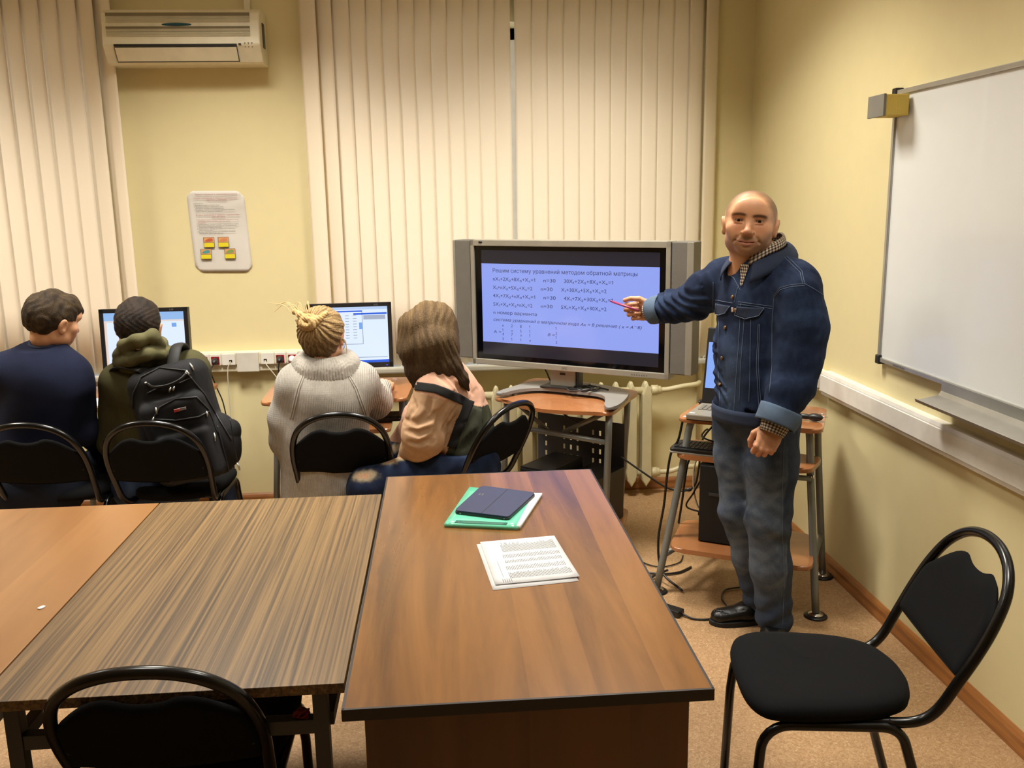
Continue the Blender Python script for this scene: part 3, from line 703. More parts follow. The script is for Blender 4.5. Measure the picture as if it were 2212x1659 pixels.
# tablet
TN = [(.012, 2.590), (.170, 2.512), (.272, 2.728), (.104, 2.822)]
tb = thing('tablet', 'dark blue tablet case lying on the green folder', 'tablet', (.14, 2.66, DT + .012), world=True)
pol = rounded([Vector(p) for p in TN], .014)
MB().prism(pol, DT + .0120, DT + .0195, bev=.002).build('tablet_body', m_black, tb)
m_navyc = mat('navy_cover', C(40, 46, 78), .55, bump=(500, .15))
MB().prism([((x - .14) * .985 + .14, (y - 2.662) * .985 + 2.662) for x, y in pol], DT + .0195, DT + .0235, bev=.0015).build('cover', m_navyc, tb)
a_, b_ = (Vector(TN[0]) + Vector(TN[1])) / 2, (Vector(TN[3]) + Vector(TN[2])) / 2
MB().box(((a_.x + b_.x) / 2, (a_.y + b_.y) / 2, DT + .0236), (.0016, (b_ - a_).length * .96, .0006), rot=(0, 0, -math.atan2(b_.x - a_.x, b_.y - a_.y))).build('fold_line', m_blackm, tb)
ang = math.atan2(TN[3][1] - TN[0][1], TN[3][0] - TN[0][0])
lg = MB(); c_ = Vector((.098, 2.728, 0)); ux = Vector((math.cos(ang), math.sin(ang), 0)); uy = Vector((-ux.y, ux.x, 0))
for s_, k in (('AS', -1), ('US', 1)):
    v, f = text_mesh(s_, width=.016, height=.006)
    lg.faces([(c_ + ux * (a - .008) + uy * (b - .004 + .005 * -k)) + Vector((0, 0, DT + .0241)) for a, b, _ in v], f)
lg.build('logo', m_silver, tb)
for u in (.12, .5, .92):
    p = Vector(TN[0]) * (1 - u) + Vector(TN[1]) * u
    MB().ellipsoid((p.x, p.y + .0008, DT + .0155), (.004 if u < .9 else .002, .0015, .0015), n=10).build('port', m_chrome if u != .5 else m_blackm, tb)
# two printed sheets; rows of print run across the short side
S1 = [(.098, 2.060), (.313, 2.090), (.285, 2.398), (.070, 2.365)]
S2 = [(.106, 2.085), (.318, 2.108), (.290, 2.400), (.080, 2.376)]
sh1 = quad_sheet('paper_sheet', S1, DT + .0004, .0006, m_paper, off=(.19, 2.23, DT))
tag(sh1, 'white sheet lying lower in the small pile of papers on the desk', 'paper')
lf = lambda u, v: .002 + .008 * max(0, u - .6) * max(0, .5 - v) + .003 * max(0, .3 - v)
sh2 = quad_sheet('paper_sheet', S2, DT + .0004, .0006, m_paper, off=(.19, 2.24, DT), lift=lf)
tag(sh2, 'white sheet printed with rows of text, on top of the pile on the desk', 'paper')
def on2(u, v, h=.0009):
    q = (Vector(S2[0]) * (1 - u) + Vector(S2[1]) * u) * (1 - v) + (Vector(S2[3]) * (1 - u) + Vector(S2[2]) * u) * v
    return (q.x, q.y, DT + .0004 + lf(u, v) + h)
pr = MB(); random.seed(3)
for r0, r1, n, u0, u1 in ((.70, .93, 44, .24, .93), (.555, .66, 36, .22, .93), (.44, .52, 36, .22, .92), (.28, .39, 36, .20, .92), (.10, .25, 44, .20, .94)):
    for k in range(n):
        u = u0 + (u1 - u0) * k / (n - 1); L = (r1 - r0) * random.uniform(.7, 1.0); v = r0
        while v < r0 + L:
            d = random.uniform(.012, .024); w = .0068
            pr.faces([on2(u, v), on2(u + w, v), on2(u + w, min(v + d, r0 + L)), on2(u, min(v + d, r0 + L))], [(0, 1, 2, 3)]); v += d + .005
for k in range(5): u = .10 + .025 * k; pr.faces([on2(u, .03), on2(u + .005, .03), on2(u + .005, .10), on2(u, .10)], [(0, 1, 2, 3)])
for k in range(12): v = .14 + .03 * k; pr.faces([on2(.12, v), on2(.125, v), on2(.125, v + .02), on2(.12, v + .02)], [(0, 1, 2, 3)])
o = pr.build('printed_rows', mat('print_grey', C(58, 56, 60), .8), sh2, off=(.19, 2.24, DT))

# ------------------------------------------------------------------ television
TVL = Vector((.143, 4.54, .87)); TVA = -R(34); TW, THt = 1.04, .62
TM = Matrix.Translation(TVL) @ Matrix.Rotation(TVA, 4, 'Z')            # local x along the screen, -y towards the viewer, z up
def tv():
    t = thing('television', 'silver flat television with side speakers showing a blue slide of equations', 'television', (.66, 4.26, .78), world=True)
    t.location = (.657, 4.28, .782); t['_off'] = [.657, 4.28, .782]
    B = lambda: MB(TM)
    f = B()
    bl, br, bt, bb = .020, .022, .030, .028
    f.box((TW / 2, .045, THt / 2), (TW, .07, THt), bev=.006)
    fr = f.build('cabinet', m_silver, t)
    z = lambda v: THt * (1 - v)
    fb = B(); y = .004
    for c, d in (((TW / 2, y, THt - bt / 2), (TW, .02, bt)), ((TW / 2, y, bb / 2), (TW, .02, bb)), ((bl / 2, y, THt / 2), (bl, .02, THt)), ((TW - br / 2, y, THt / 2), (br, .02, THt))): fb.box(c, d, bev=.003)
    fb.build('bezel', m_silver, t)
    s = B().box((TW / 2, .008, THt / 2), (TW - .04, .006, THt - .056)).build('screen', m_glossb, t)
    u0, u1 = .055 * TW, .949 * TW
    ys = .0045
    def rect(v0, v1, nm, m, dy=0): return B().faces([(u0, ys - dy, z(v1)), (u1, ys - dy, z(v1)), (u1, ys - dy, z(v0)), (u0, ys - dy, z(v0))], [(0, 1, 2, 3)]).build(nm, m, s)
    rect(.081, .186, 'dark_band', m_off); rect(.8135, .916, 'dark_band', m_off); rect(.186, .8135, 'slide', m_slide)
    m_t = emis('slide_lettering', C(62, 64, 112), .55)
    def put(st, ua, ub, v, h, **k):
        w = (ub - ua) * TW if len(st) > 1 else None
        vs, fs = text_mesh(st, width=w, height=h, **k)
        B().faces([(ua * TW + a, ys - .0006, z(v) - h / 2 + b) for a, b, _ in vs], fs).build('slide_text', m_t, s)
    put('Решим систему уравнений методом обратной матрицы', .1175, .8476, .239, .0185)
    rows = [('nX₁+2X₂+8X₃+X₄=1', .1177, .3433, 'n=30', .3874, .4491, '30X₁+2X₂+8X₃+X₄=1', .4926, .7325, .306),
            ('X₁+nX₂+5X₃+X₄=2', .116, .3282, 'n=30', .3725, .4333, 'X₁+30X₂+5X₃+X₄=2', .477, .7017, .3725),
            ('4X₁+7X₂+nX₃+X₄=1', .1163, .3422, 'n=30', .3872, .4492, '4X₁+7X₂+30X₃+X₄=1', .491, .731, .438),
            ('5X₁+X₂+X₃+nX₄=2', .1173, .3276, 'n=30', .3722, .4326, '5X₁+X₂+X₃+30X₄=2', .4766, .7018, .5055)]
    for a, a0, a1, b, b0, b1, c, c0, c1, v in rows:
        put(a, a0, a1, v, .017); put(b, b0, b1, v, .017); put(c, c0, c1, v, .017)
    put('n номер варианта', .1168, .3505, .5725, .016)
    put('система уравнений в матричном виде Ax = B решение ( x = A⁻¹B)', .116, .8701, .6295, .015, shear=.3, bold=.012)
    for ch, v in zip(('n281', '1n51', '47n1', '511n'), (.6735, .711, .7433, .7815)):
        for k, c in enumerate(ch): put(c, .1635 + .0485 * k, .1735 + .0485 * k - (.003 if c == '1' else 0), v, .014, bold=.012, shear=.2 if c == 'n' else 0)
    put('A =', .1166, .1577, .728, .014); put('B =', .4062, .4444, .725, .014, shear=.3)
    for c, v in zip('1212', (.6733, .7118, .7427, .7815)): put(c, .4475, .457, v, .014, bold=.012)
    for sx, nm in ((-.105, 'speaker'), (TW + .003, 'speaker')):
        sp = B().box((sx + .051, .048, THt * .5 + .012), (.102, .10, THt * .955), bev=.005).build(nm, m_spk, t)
        B().box((sx + (.086 if sx > 0 else .008), -.002, THt * .5 + .012), (.030 if sx > 0 else .012, .006, THt * .95), bev=.002).build('speaker_trim', m_silver, sp)
    lens = B().ellipsoid((.060, -.006, z(.018)), (.012, .004, .0055)).build('badge', m_black, t)
    vs, fs = text_mesh('JVC', width=.030, height=.010, bold=.02)
    B().faces([(.497 * TW - .015 + a, -.0066, z(.985) + b) for a, b, _ in vs], fs).build('logo', m_ink, t)
    mk = B()
    for k in range(7): mk.box((TW * .83 + k * .012, -.0066, .012), (.005, .001, .002))
    mk.build('button_marks', m_dgrey, t)
    # neck and foot
    nk = B().box((TW * .47, .055, -.045), (.135, .05, .10), bev=.006).build('neck', m_silver, t)
    B().box((TW * .47, .028, -.022), (.028, .003, .010), bev=.001).build('neck_button', m_black, nk)
    B().box((TW * .47 + .078, .06, -.045), (.014, .045, .09), bev=.002).build('neck_side', m_dgrey, nk)
    B().box((TW * .47, .06, -.084), (.20, .16, .008), bev=.003).build('foot', m_black, t)
tv()

# television desk
def polyZ(name, pts, z0, z1, m, parent, bev=.004): return MB().prism(pts, z0, z1, bev=bev).build(name, m, parent)
def tv_desk():
    t = thing('computer_desk', 'orange computer desk with a grey raised platform under the television', 'desk', (.62, 4.33, 0), world=True)
    FL, FR, BR, BL = Vector((.235, 4.265)), Vector((.725, 3.865)), Vector((.932, 4.284)), Vector((.47, 4.70))
    top = curve2([FL, (.285, 4.185), (.345, 4.062), (.44, 3.965), (.55, 3.915), (.66, 3.878), FR, (.80, 4.0), (.87, 4.15), BR, (.86, 4.37), (.66, 4.55), BL, (.36, 4.50)], 6)
    MB().prism(top, .735, .752, bev=.006).build('desktop', m_pear, t)
    pl = curve2([(.238, 4.235), (.305, 4.335), (.433, 4.47), (.56, 4.48), (.70, 4.40), (.82, 4.27), (.862, 4.165), (.838, 4.06), (.79, 3.94), (.742, 3.862), (.705, 3.850), (.700, 3.90), (.722, 4.0), (.728, 4.08), (.700, 4.14), (.62, 4.20), (.527, 4.272), (.441, 4.305), (.35, 4.285), (.28, 4.225)], 6)
    MB().prism(pl, .765, .780, bev=.004).build('platform', mat('grey_laminate', C(128, 126, 122), .4), t)
    pf = MB()
    for x, y in ((.33, 4.29), (.50, 4.40), (.78, 4.20), (.74, 3.95)): pf.cyl((x, y, .751), (x, y, .766), .012)
    pf.build('platform_spacer', m_grey, t)
    r = .0155
    fr, br_, fl, bl = (.722, 3.905), (.875, 4.24), (.29, 4.265), (.50, 4.60)
    for (a, b), (c, d) in ((fr, (.70, 3.90)), (br_, (.85, 4.32)), (fl, (.24, 4.22)), (bl, (.50, 4.66))):
        MB().tube([(a, b, .735), (a * .9 + c * .1, b * .9 + d * .1, .62), (c, d, .02)], r).build('leg', m_grey, t)
        MB().lathe([(.03, 0), (.032, .004), (.02, .014), (.008, .018)], (c, d, 0)).build('foot_disc', m_black, t)
    MB().cyl((.275, 4.25, .615), (.728, 3.90, .60), .012).build('cross_bar', m_grey, t)
    for p in ((.32, 4.22), (.68, 3.95)):
        q = (.54, 4.08) if p[0] > .5 else (.47, 4.13)
        MB().cyl((p[0] + .02, p[1] + .01, .72), (q[0], q[1], .612), .011).build('brace', m_grey, t)
    # perforated back panel
    A, B_ = Vector((.47, 4.56)), Vector((.86, 4.24)); L = (B_ - A).length; an = math.atan2(B_.y - A.y, B_.x - A.x)
    PM = Matrix.Translation((A.x, A.y, 0)) @ Matrix.Rotation(an, 4, 'Z'); pm = MB(PM)
    z0, z1 = .30, .60; cols_ = [.05, .16, .20, .24, .33, .37, .41]; zs = [.34, .39, .44, .49, .535]
    xs = sorted([0, L] + [c - .006 for c in cols_] + [c + .006 for c in cols_])
    for a, b in zip(xs, xs[1:]):
        hole = any(abs((a + b) / 2 - c) < .003 for c in cols_)
        if not hole: pm.box(((a + b) / 2, 0, (z0 + z1) / 2), (b - a, .003, z1 - z0))
        else:
            zz = [z0] + [v for q in zs for v in (q - .013, q + .013)] + [z1]
            for k in range(0, len(zz), 2): pm.box(((a + b) / 2, 0, (zz[k] + zz[k + 1]) / 2), (b - a, .003, zz[k + 1] - zz[k]))
    pm.build('perforated_panel', m_dgrey, t)
    MB().prism(rounded([Vector(v) for v in ((.34, 4.28), (.80, 3.99), (.905, 4.32), (.50, 4.62))], .05), .12, .138, bev=.004).build('lower_shelf', m_pear, t)
tv_desk()
def pcbox(name, c, d, rz, label):
    t = thing(name, label, 'computer case', (c[0], c[1], c[2]), rz)
    MB().box((0, 0, d[2] / 2), d, bev=.003).build('case', m_black, t)
    MB().box((0, -d[1] / 2 - .003, d[2] / 2), (d[0] * .96, .008, d[2] * .94), bev=.002).build('front_panel', m_blackm, t)
pcbox('computer_case', (.50, 4.20, .139), (.165, .30, .30), -R(40), 'small black computer case on the shelf below the television, left one')
pcbox('computer_case', (.69, 4.14, .139), (.17, .30, .255), -R(40), 'small black computer case on the shelf below the television, nearer the front leg')

# ------------------------------------------------------------------ cables at the television
def cable(pts, r, label, name='black_cable', m=None, n=8): return tag(MB().tube(smooth_path(pts, n), r, n=8).build(name, m or m_black, off=pts[0]), label, 'cable')
cable([(.46, 4.50, .90), (.50, 4.44, .84), (.525, 4.42, .785), (.56, 4.30, .784), (.68, 4.20, .785), (.74, 4.20, .79), (.77, 4.18, .785)], .004, 'black cable lying across the grey platform behind the television neck')
P = [Vector((.655 + .095 * math.cos(a) * (1 - .02 * k % 3), 4.205 + .05 * math.sin(a), .786 + .003 * (k % 4))) for k, a in enumerate([2 * PI * j / 14 for j in range(36)])]
cable(P, .0042, 'coiled black cable wound at the base of the television neck', n=3)
cable([(.80, 4.02, .50), (.90, 3.98, .43), (1.0, 3.95, .365), (1.08, 3.93, .352), (1.125, 3.92, .38), (1.14, 3.91, .47), (1.15, 3.90, .60), (1.20, 3.86, .69), (1.235, 3.80, .765), (1.10, 3.80, .80), (1.19, 3.84, .792)], .0048, 'thick black video cable sagging from the television desk to the laptop')
MBc = MB().ellipsoid((1.098, 3.925, .358), (.016, .009, .009), rot=(0, 0, -.2)); tag(MBc.build('cable_filter', m_black, off=(1.098, 3.925, .358)), 'black ferrite bulge on the sagging video cable', 'cable filter')
cable([(.56, 4.5, .73), (.57, 4.42, .64), (.62, 4.38, .60), (.67, 4.36, .58)], .004, 'black cable hanging under the television desk behind the crossbar')

# ------------------------------------------------------------------ laptop table by the teacher
LA = -R(30)
def lap_desk():
    t = thing('computer_desk', 'orange tubular computer desk behind the teacher carrying the laptop', 'desk', (1.28, 3.68, 0), world=True)
    top = rounded([Vector(v) for v in ((.965, 3.66), (1.480, 3.375), (1.655, 3.745), (1.17, 3.985))], .045)
    MB().prism(top, .748, .768, bev=.007).build('desktop', m_pear, t)
    kb = rounded([Vector(v) for v in ((.955, 3.63), (1.425, 3.335), (1.54, 3.50), (1.08, 3.86))], .04)
    MB().prism(kb, .598, .620, bev=.007).build('keyboard_shelf', m_pear, t)
    ls = rounded([Vector(v) for v in ((.905, 3.52), (1.41, 3.235), (1.555, 3.60), (1.055, 3.85))], .06)
    MB().prism(ls, .228, .248, bev=.006).build('lower_shelf', m_pear, t)
    r = .0155
    legs = [((1.03, 3.66), (.885, 3.63)), ((1.455, 3.45), (1.467, 3.322)), ((1.20, 3.90), (1.275, 4.023)), ((1.60, 3.72), (1.655, 3.70))]
    for k, ((a, b), (c, d)) in enumerate(legs):
        MB().tube(smooth_path([(a, b, .748), (a * .9 + c * .1, b * .9 + d * .1, .70), (a * .7 + c * .3, b * .7 + d * .3, .52), (c, d, .018)], 5), r).build('leg', m_grey, t)
        fd = MB().lathe([(.045, 0), (.047, .004), (.040, .010), (.0, .010)], (c, d, 0)).build('foot_disc', m_black, t)
        MB().lathe([(.032, .010), (.030, .014), (.012, .020), (.0, .020)], (c, d, 0)).build('chrome_ring', m_chrome, fd)
    MB().cyl((.925, 3.635, .17), (1.25, 4.0, .16), .012).build('side_bar', m_grey, t)
    MB().cyl((1.462, 3.37, .20), (1.64, 3.70, .20), .012).build('side_bar', m_grey, t)
    MB().cyl((1.455, 3.40, .56), (1.20, 3.52, .56), .011).build('cross_bar', m_grey, t)
    for p in ((1.0, 3.655, .60), (1.457, 3.395, .57)): MB().lathe([(.009, 0), (.007, .006), (0, .008)], p, axis=(-.3, -1, 0), n=12).build('bolt', m_chrome, t)
lap_desk()
def laptop():
    t = thing('laptop', 'open black and grey laptop on the desk behind the teacher', 'laptop', (1.145, 3.635, .769), -R(32))
    MB().box((.055, .005, .017), (.34, .235, .022), bev=.005).build('base', m_silver, t)
    MB().box((.055, .005, .007), (.335, .230, .010), bev=.002).build('underside', m_blackm, t)
    k = MB()
    for j in range(5):
        for i in range(15): k.box((-.085 + i * .0195, -.005 + j * .0185, .030), (.0165, .0155, .003), bev=.001)
    k.build('keys', mat('grey_keys', C(120, 116, 106), .5), t)
    MB().box((.055, -.075, .0285), (.085, .05, .001)).build('touchpad', m_grey, t)
    MB().box((-.095, -.085, .0286), (.022, .014, .001)).build('sticker', m_paper, t)
    LM = Matrix.Translation((.055, .118, .03)) @ Matrix.Rotation(-R(14), 4, 'X')
    ld = MB(LM).box((0, .005, .165), (.34, .012, .33), bev=.004).build('lid', m_black, t)
    MB(LM).box((-.002, -.0015, .165), (.316, .001, .20)).build('screen', m_lap, ld)
laptop()
def keyboard(name, label, loc, rz, w=.44, rim=True):
    t = thing(name, label, 'keyboard', loc, rz)
    MB().prism(rounded([Vector(v) for v in ((-w / 2, -.08), (w / 2, -.08), (w / 2, .08), (-w / 2, .08))], .02), .003, .018, bev=.004).build('body', m_black, t)
    if rim: MB().prism(rounded([Vector(v) for v in ((-w / 2 - .003, -.084), (w / 2 + .003, -.084), (w / 2 + .003, .083), (-w / 2 - .003, .083))], .022), .0, .006, bev=.002).build('rim', m_silver, t)
    k = MB()
    for j in range(6):
        for i in range(21):
            if i in (15, 19) and j > 1: continue
            k.box((-w / 2 + .022 + i * (w - .044) / 20, -.045 + j * .0195, .0205), (.0155, .0155, .005), bev=.0015)
    k.build('keys', mat('black_keys', C(30, 30, 32), .35), t)
keyboard('keyboard', 'black keyboard with a silver rim on the shelf below the laptop', (1.145, 3.615, .621), -R(31), .40)
def tower():
    t = thing('computer_tower', 'tall black computer tower on the lower shelf behind the teacher', 'computer tower', (1.185, 3.665, .249), -R(31))
    MB().box((.02, 0, .17), (.185, .30, .34), bev=.004).build('case', m_black, t)
    MB().box((.02, -.153, .17), (.18, .01, .33), bev=.003).build('front_panel', m_blackm, t)
    MB().box((.00, -.160, .215), (.06, .004, .012)).build('drive_slot', m_dgrey, t)
tower()
# charger plug on the right end
t = thing('power_adapter', 'black power plug lying on the right end of the laptop desk', 'plug', (1.50, 3.52, .769), world=True)
MB().ellipsoid((1.505, 3.515, .785), (.032, .018, .016), rot=(0, 0, -.6)).ellipsoid((1.470, 3.535, .785), (.03, .012, .012), rot=(0, 0, -.6)).build('plug_body', m_black, t)
for d in (0, .016): MB().cyl((1.525, 3.505 + d, .787 + d * .5), (1.550, 3.495 + d, .790 + d * .5), .0022).build('pin', m_chrome, t)
cable([(1.46, 3.54, .785), (1.42, 3.56, .774), (1.38, 3.62, .773), (1.36, 3.70, .773)], .004, 'black cable of the plug on the laptop desk')
MBp = MB().box((1.165, 3.86, .781), (.09, .045, .024), rot=(0, 0, -R(15)), bev=.004); tag(MBp.build('adapter_block', m_black, off=(1.165, 3.86, .769)), 'small black connector block behind the laptop', 'adapter')
tag(MB().box((1.012, 3.668, .7688), (.03, .016, .001), rot=(0, 0, -R(30))).build('paper_scrap', m_paper, off=(1.012, 3.668, .7683)), 'white label stuck on the left front corner of the laptop desk', 'label')
cable([(1.0, 3.69, .745), (.985, 3.70, .66), (.958, 3.71, .60), (.945, 3.72, .50), (.94, 3.75, .35), (.92, 3.76, .18), (.93, 3.72, .05), (.99, 3.60, .012)], .0055, 'black cable running down the left leg of the laptop desk')
cable([(1.12, 3.80, .60), (1.06, 3.78, .55), (1.04, 3.77, .48), (1.03, 3.78, .36), (1.02, 3.79, .26), (1.02, 3.79, .25)], .005, 'black cable hanging left of the computer tower')
cable([(1.13, 3.80, .60), (1.09, 3.80, .52), (1.08, 3.78, .42), (1.10, 3.77, .33), (1.14, 3.76, .30)], .0038, 'grey white cable looping beside the computer tower', 'grey_cable', m_wcab)
cable([(1.10, 3.78, .60), (1.12, 3.76, .50), (1.08, 3.77, .40), (1.05, 3.78, .33), (1.12, 3.74, .31)], .004, 'black cable with a blue video plug beside the computer tower')
MBv = MB().box((1.108, 3.742, .306), (.032, .014, .016), rot=(0, 0, -.5), bev=.003); tag(MBv.build('video_plug', mat('blue_plug', C(24, 28, 70), .4), off=(1.108, 3.742, .30)), 'dark blue video plug by the computer tower', 'plug')
cable([(1.16, 3.86, .66), (1.14, 3.84, .655), (1.12, 3.80, .640), (1.17, 3.76, .625), (1.2, 3.74, .625)], .004, 'black cable curled at the back of the keyboard shelf')
cable([(.80, 4.18, .10), (.86, 4.05, .012), (.90, 3.93, .006), (.97, 3.88, .006), (1.06, 3.92, .006), (1.10, 4.0, .006)], .003, 'thin black cable on the floor between the two computer desks')
cable([(.74, 4.0, .006), (.82, 3.86, .008), (.92, 3.80, .009), (1.02, 3.80, .008), (1.10, 3.86, .006)], .0055, 'thick black cable on the floor near the laptop desk leg')
cable([(.98, 3.82, .014), (.90, 3.76, .014), (.84, 3.66, .006), (.85, 3.58, .006), (.86, 3.54, .006)], .0055, 'black cable crossing the thick one on the floor')
pb = thing('power_brick', 'black power brick on the floor beside the desk', 'power adapter', (.885, 3.42, .001), -R(45))
MB().box((0, 0, .014), (.12, .05, .027), bev=.006).build('brick', m_black, pb)
cable([(.93, 3.385, .012), (.97, 3.345, .006), (1.03, 3.335, .006), (1.075, 3.36, .006), (1.10, 3.385, .012), (1.105, 3.40, .006)], .0042, 'black cable from the power brick to the floor plug by the shoe')
cable([(1.11, 3.40, .006), (1.135, 3.44, .006), (1.14, 3.52, .006), (1.18, 3.60, .006), (1.26, 3.62, .006)], .0036, 'thin black cable curving on the floor behind the shoe')

# ------------------------------------------------------------------ students' computer desks and monitors
def stu_desk(xc, label):
    t = thing('computer_desk', label, 'desk', (xc, 4.62, 0))
    MB().prism(rounded([Vector(v) for v in ((-.36, -.32), (.34, -.32), (.37, .22), (-.37, .22))], .05), .732, .752, bev=.007).build('desktop', m_pear, t)
    MB().prism(rounded([Vector(v) for v in ((-.28, -.40), (.26, -.40), (.26, -.02), (-.28, -.02))], .04), .602, .622, bev=.006).build('keyboard_shelf', m_pear, t)
    for x in (-.31, .31):
        for y in (-.22, .16): MB().tube([(x, y, .732), (x, y, .5), (x * 1.1, y * 1.15, .016)], .0155).build('leg', m_grey, t)
        MB().cyl((x, -.2, .62), (x, .16, .62), .012).build('side_bar', m_grey, t)
    return t
stu_desk(-.53, 'orange computer desk in front of the blonde woman')
stu_desk(-1.57, 'orange computer desk in front of the two boys')
def monitor(M, label, w, h, content):
    t = thing('monitor', label, 'monitor', M.translation, M.to_euler().z)
    K = Matrix.Rotation(-R(4), 4, 'X')
    z0 = .10
    B = lambda: MB(Matrix.Translation((0, 0, z0)) @ K)
    B().box((0, .02, h / 2), (w, .04, h), bev=.004).build('casing', m_black, t)
    b = B()
    for c, d in (((0, -.004, h - .010), (w, .012, .020)), ((0, -.004, .013), (w, .012, .026)), ((-w / 2 + .010, -.004, h / 2), (.020, .012, h)), ((w / 2 - .010, -.004, h / 2), (.020, .012, h))): b.box(c, d, bev=.001)
    b.build('bezel', m_black, t)
    s = B().box((0, -.0015, h / 2 + .003), (w - .04, .002, h - .046)).build('screen', m_mon, t)
    def r(u0, u1, v0, v1, nm, m, dy=0):
        W, H_ = w - .04, h - .046; x = -W / 2
        B().box((x + (u0 + u1) / 2 * W, -.0032 - dy, .026 + (1 - (v0 + v1) / 2) * H_), ((u1 - u0) * W, .0008, (v1 - v0) * H_)).build(nm, m, s)
    content(r)
    B().ellipsoid((w / 2 - .032, -.011, .011), (.005, .002, .002), n=8).build('power_light', emis('led_blue', C(60, 60, 255), 2.0), t)
    vs, fs = text_mesh('LG', width=.018, height=.008)
    B().faces([(w / 2 - .085 + a, -.0105, h - .014 + c) for a, c, _ in vs], fs).build('logo', m_grey, t)
    MB().box((0, .05, .08), (.07, .03, .16), bev=.005).build('neck', m_black, t)
    MB().prism(rounded([Vector(v) for v in ((-.12, -.06), (.12, -.06), (.12, .14), (-.12, .14))], .05), 0, .012, bev=.003).build('foot', m_black, t)
def cont_l(r):
    r(0, 1, 0, .14, 'toolbar', emis('toolbar_pale', C(150, 190, 240), 1.0)); r(0, 1, .14, .17, 'toolbar_line', emis('toolbar_peach', C(230, 220, 215), 1.0)); r(0, .03, .17, .96, 'side_strip', emis('strip_orange', C(240, 215, 200), 1.0))
    r(.84, .90, .2, .27, 'icon', m_monb); r(0, .06, .96, 1, 'start_button', emis('start_green', C(60, 160, 60), .9)); r(.06, 1, .96, 1, 'taskbar', m_mont)
def cont_r(r):
    r(0, 1, 0, .05, 'title_bar', emis('toolbar_pale2', C(190, 214, 250), 1.0)); r(.55, .99, .11, .14, 'window_title', m_mont); r(.68, .97, .15, .23, 'grey_panel', emis('panel_grey', C(170, 180, 200), 1.0)); r(.62, .66, .28, .40, 'scroll_bar', m_monb)
    r(.3, .665, .065, .09, 'dialog_title', m_mont); r(.3, .667, .66, .666, 'dialog_edge', m_ink); r(.662, .667, .07, .66, 'dialog_edge', m_ink); r(.3, .98, .90, .91, 'scroll_line', emis('panel_grey2', C(150, 160, 180), .8)); r(0, 1, .955, 1, 'taskbar', m_mont)
    for j in range(9): r(.44, .49, .15 + j * .05, .158 + j * .05, 'text_row', m_grey); r(.54, .59, .15 + j * .05, .158 + j * .05, 'text_row', m_grey)
def MT(x, y, z, a): return Matrix.Translation((x, y, z)) @ Matrix.Rotation(a, 4, 'Z')
monitor(MT(-1.487, 4.60, .753, R(2)), 'black monitor with a pale window on screen, in front of the backpack boy', .425, .33, cont_l)
monitor(MT(-.475, 4.60, .753, R(2)), 'black monitor with open windows on screen, beyond the blonde woman', .42, .33, cont_r)
keyboard('keyboard', 'black keyboard on the sliding shelf right of the blonde woman', (-.42, 4.43, .623), 0, .40, rim=False)
keyboard('keyboard', 'black keyboard on the sliding shelf in front of the backpack boy', (-1.50, 4.40, .623), 0, .40, rim=False)
tag(MB().box((-1.72, 4.42, .7535), (.14, .20, .002), rot=(0, 0, .2)).build('paper_sheet', m_paper, off=(-1.72, 4.42, .7525)), 'white sheet on the orange desk between the two boys', 'paper')
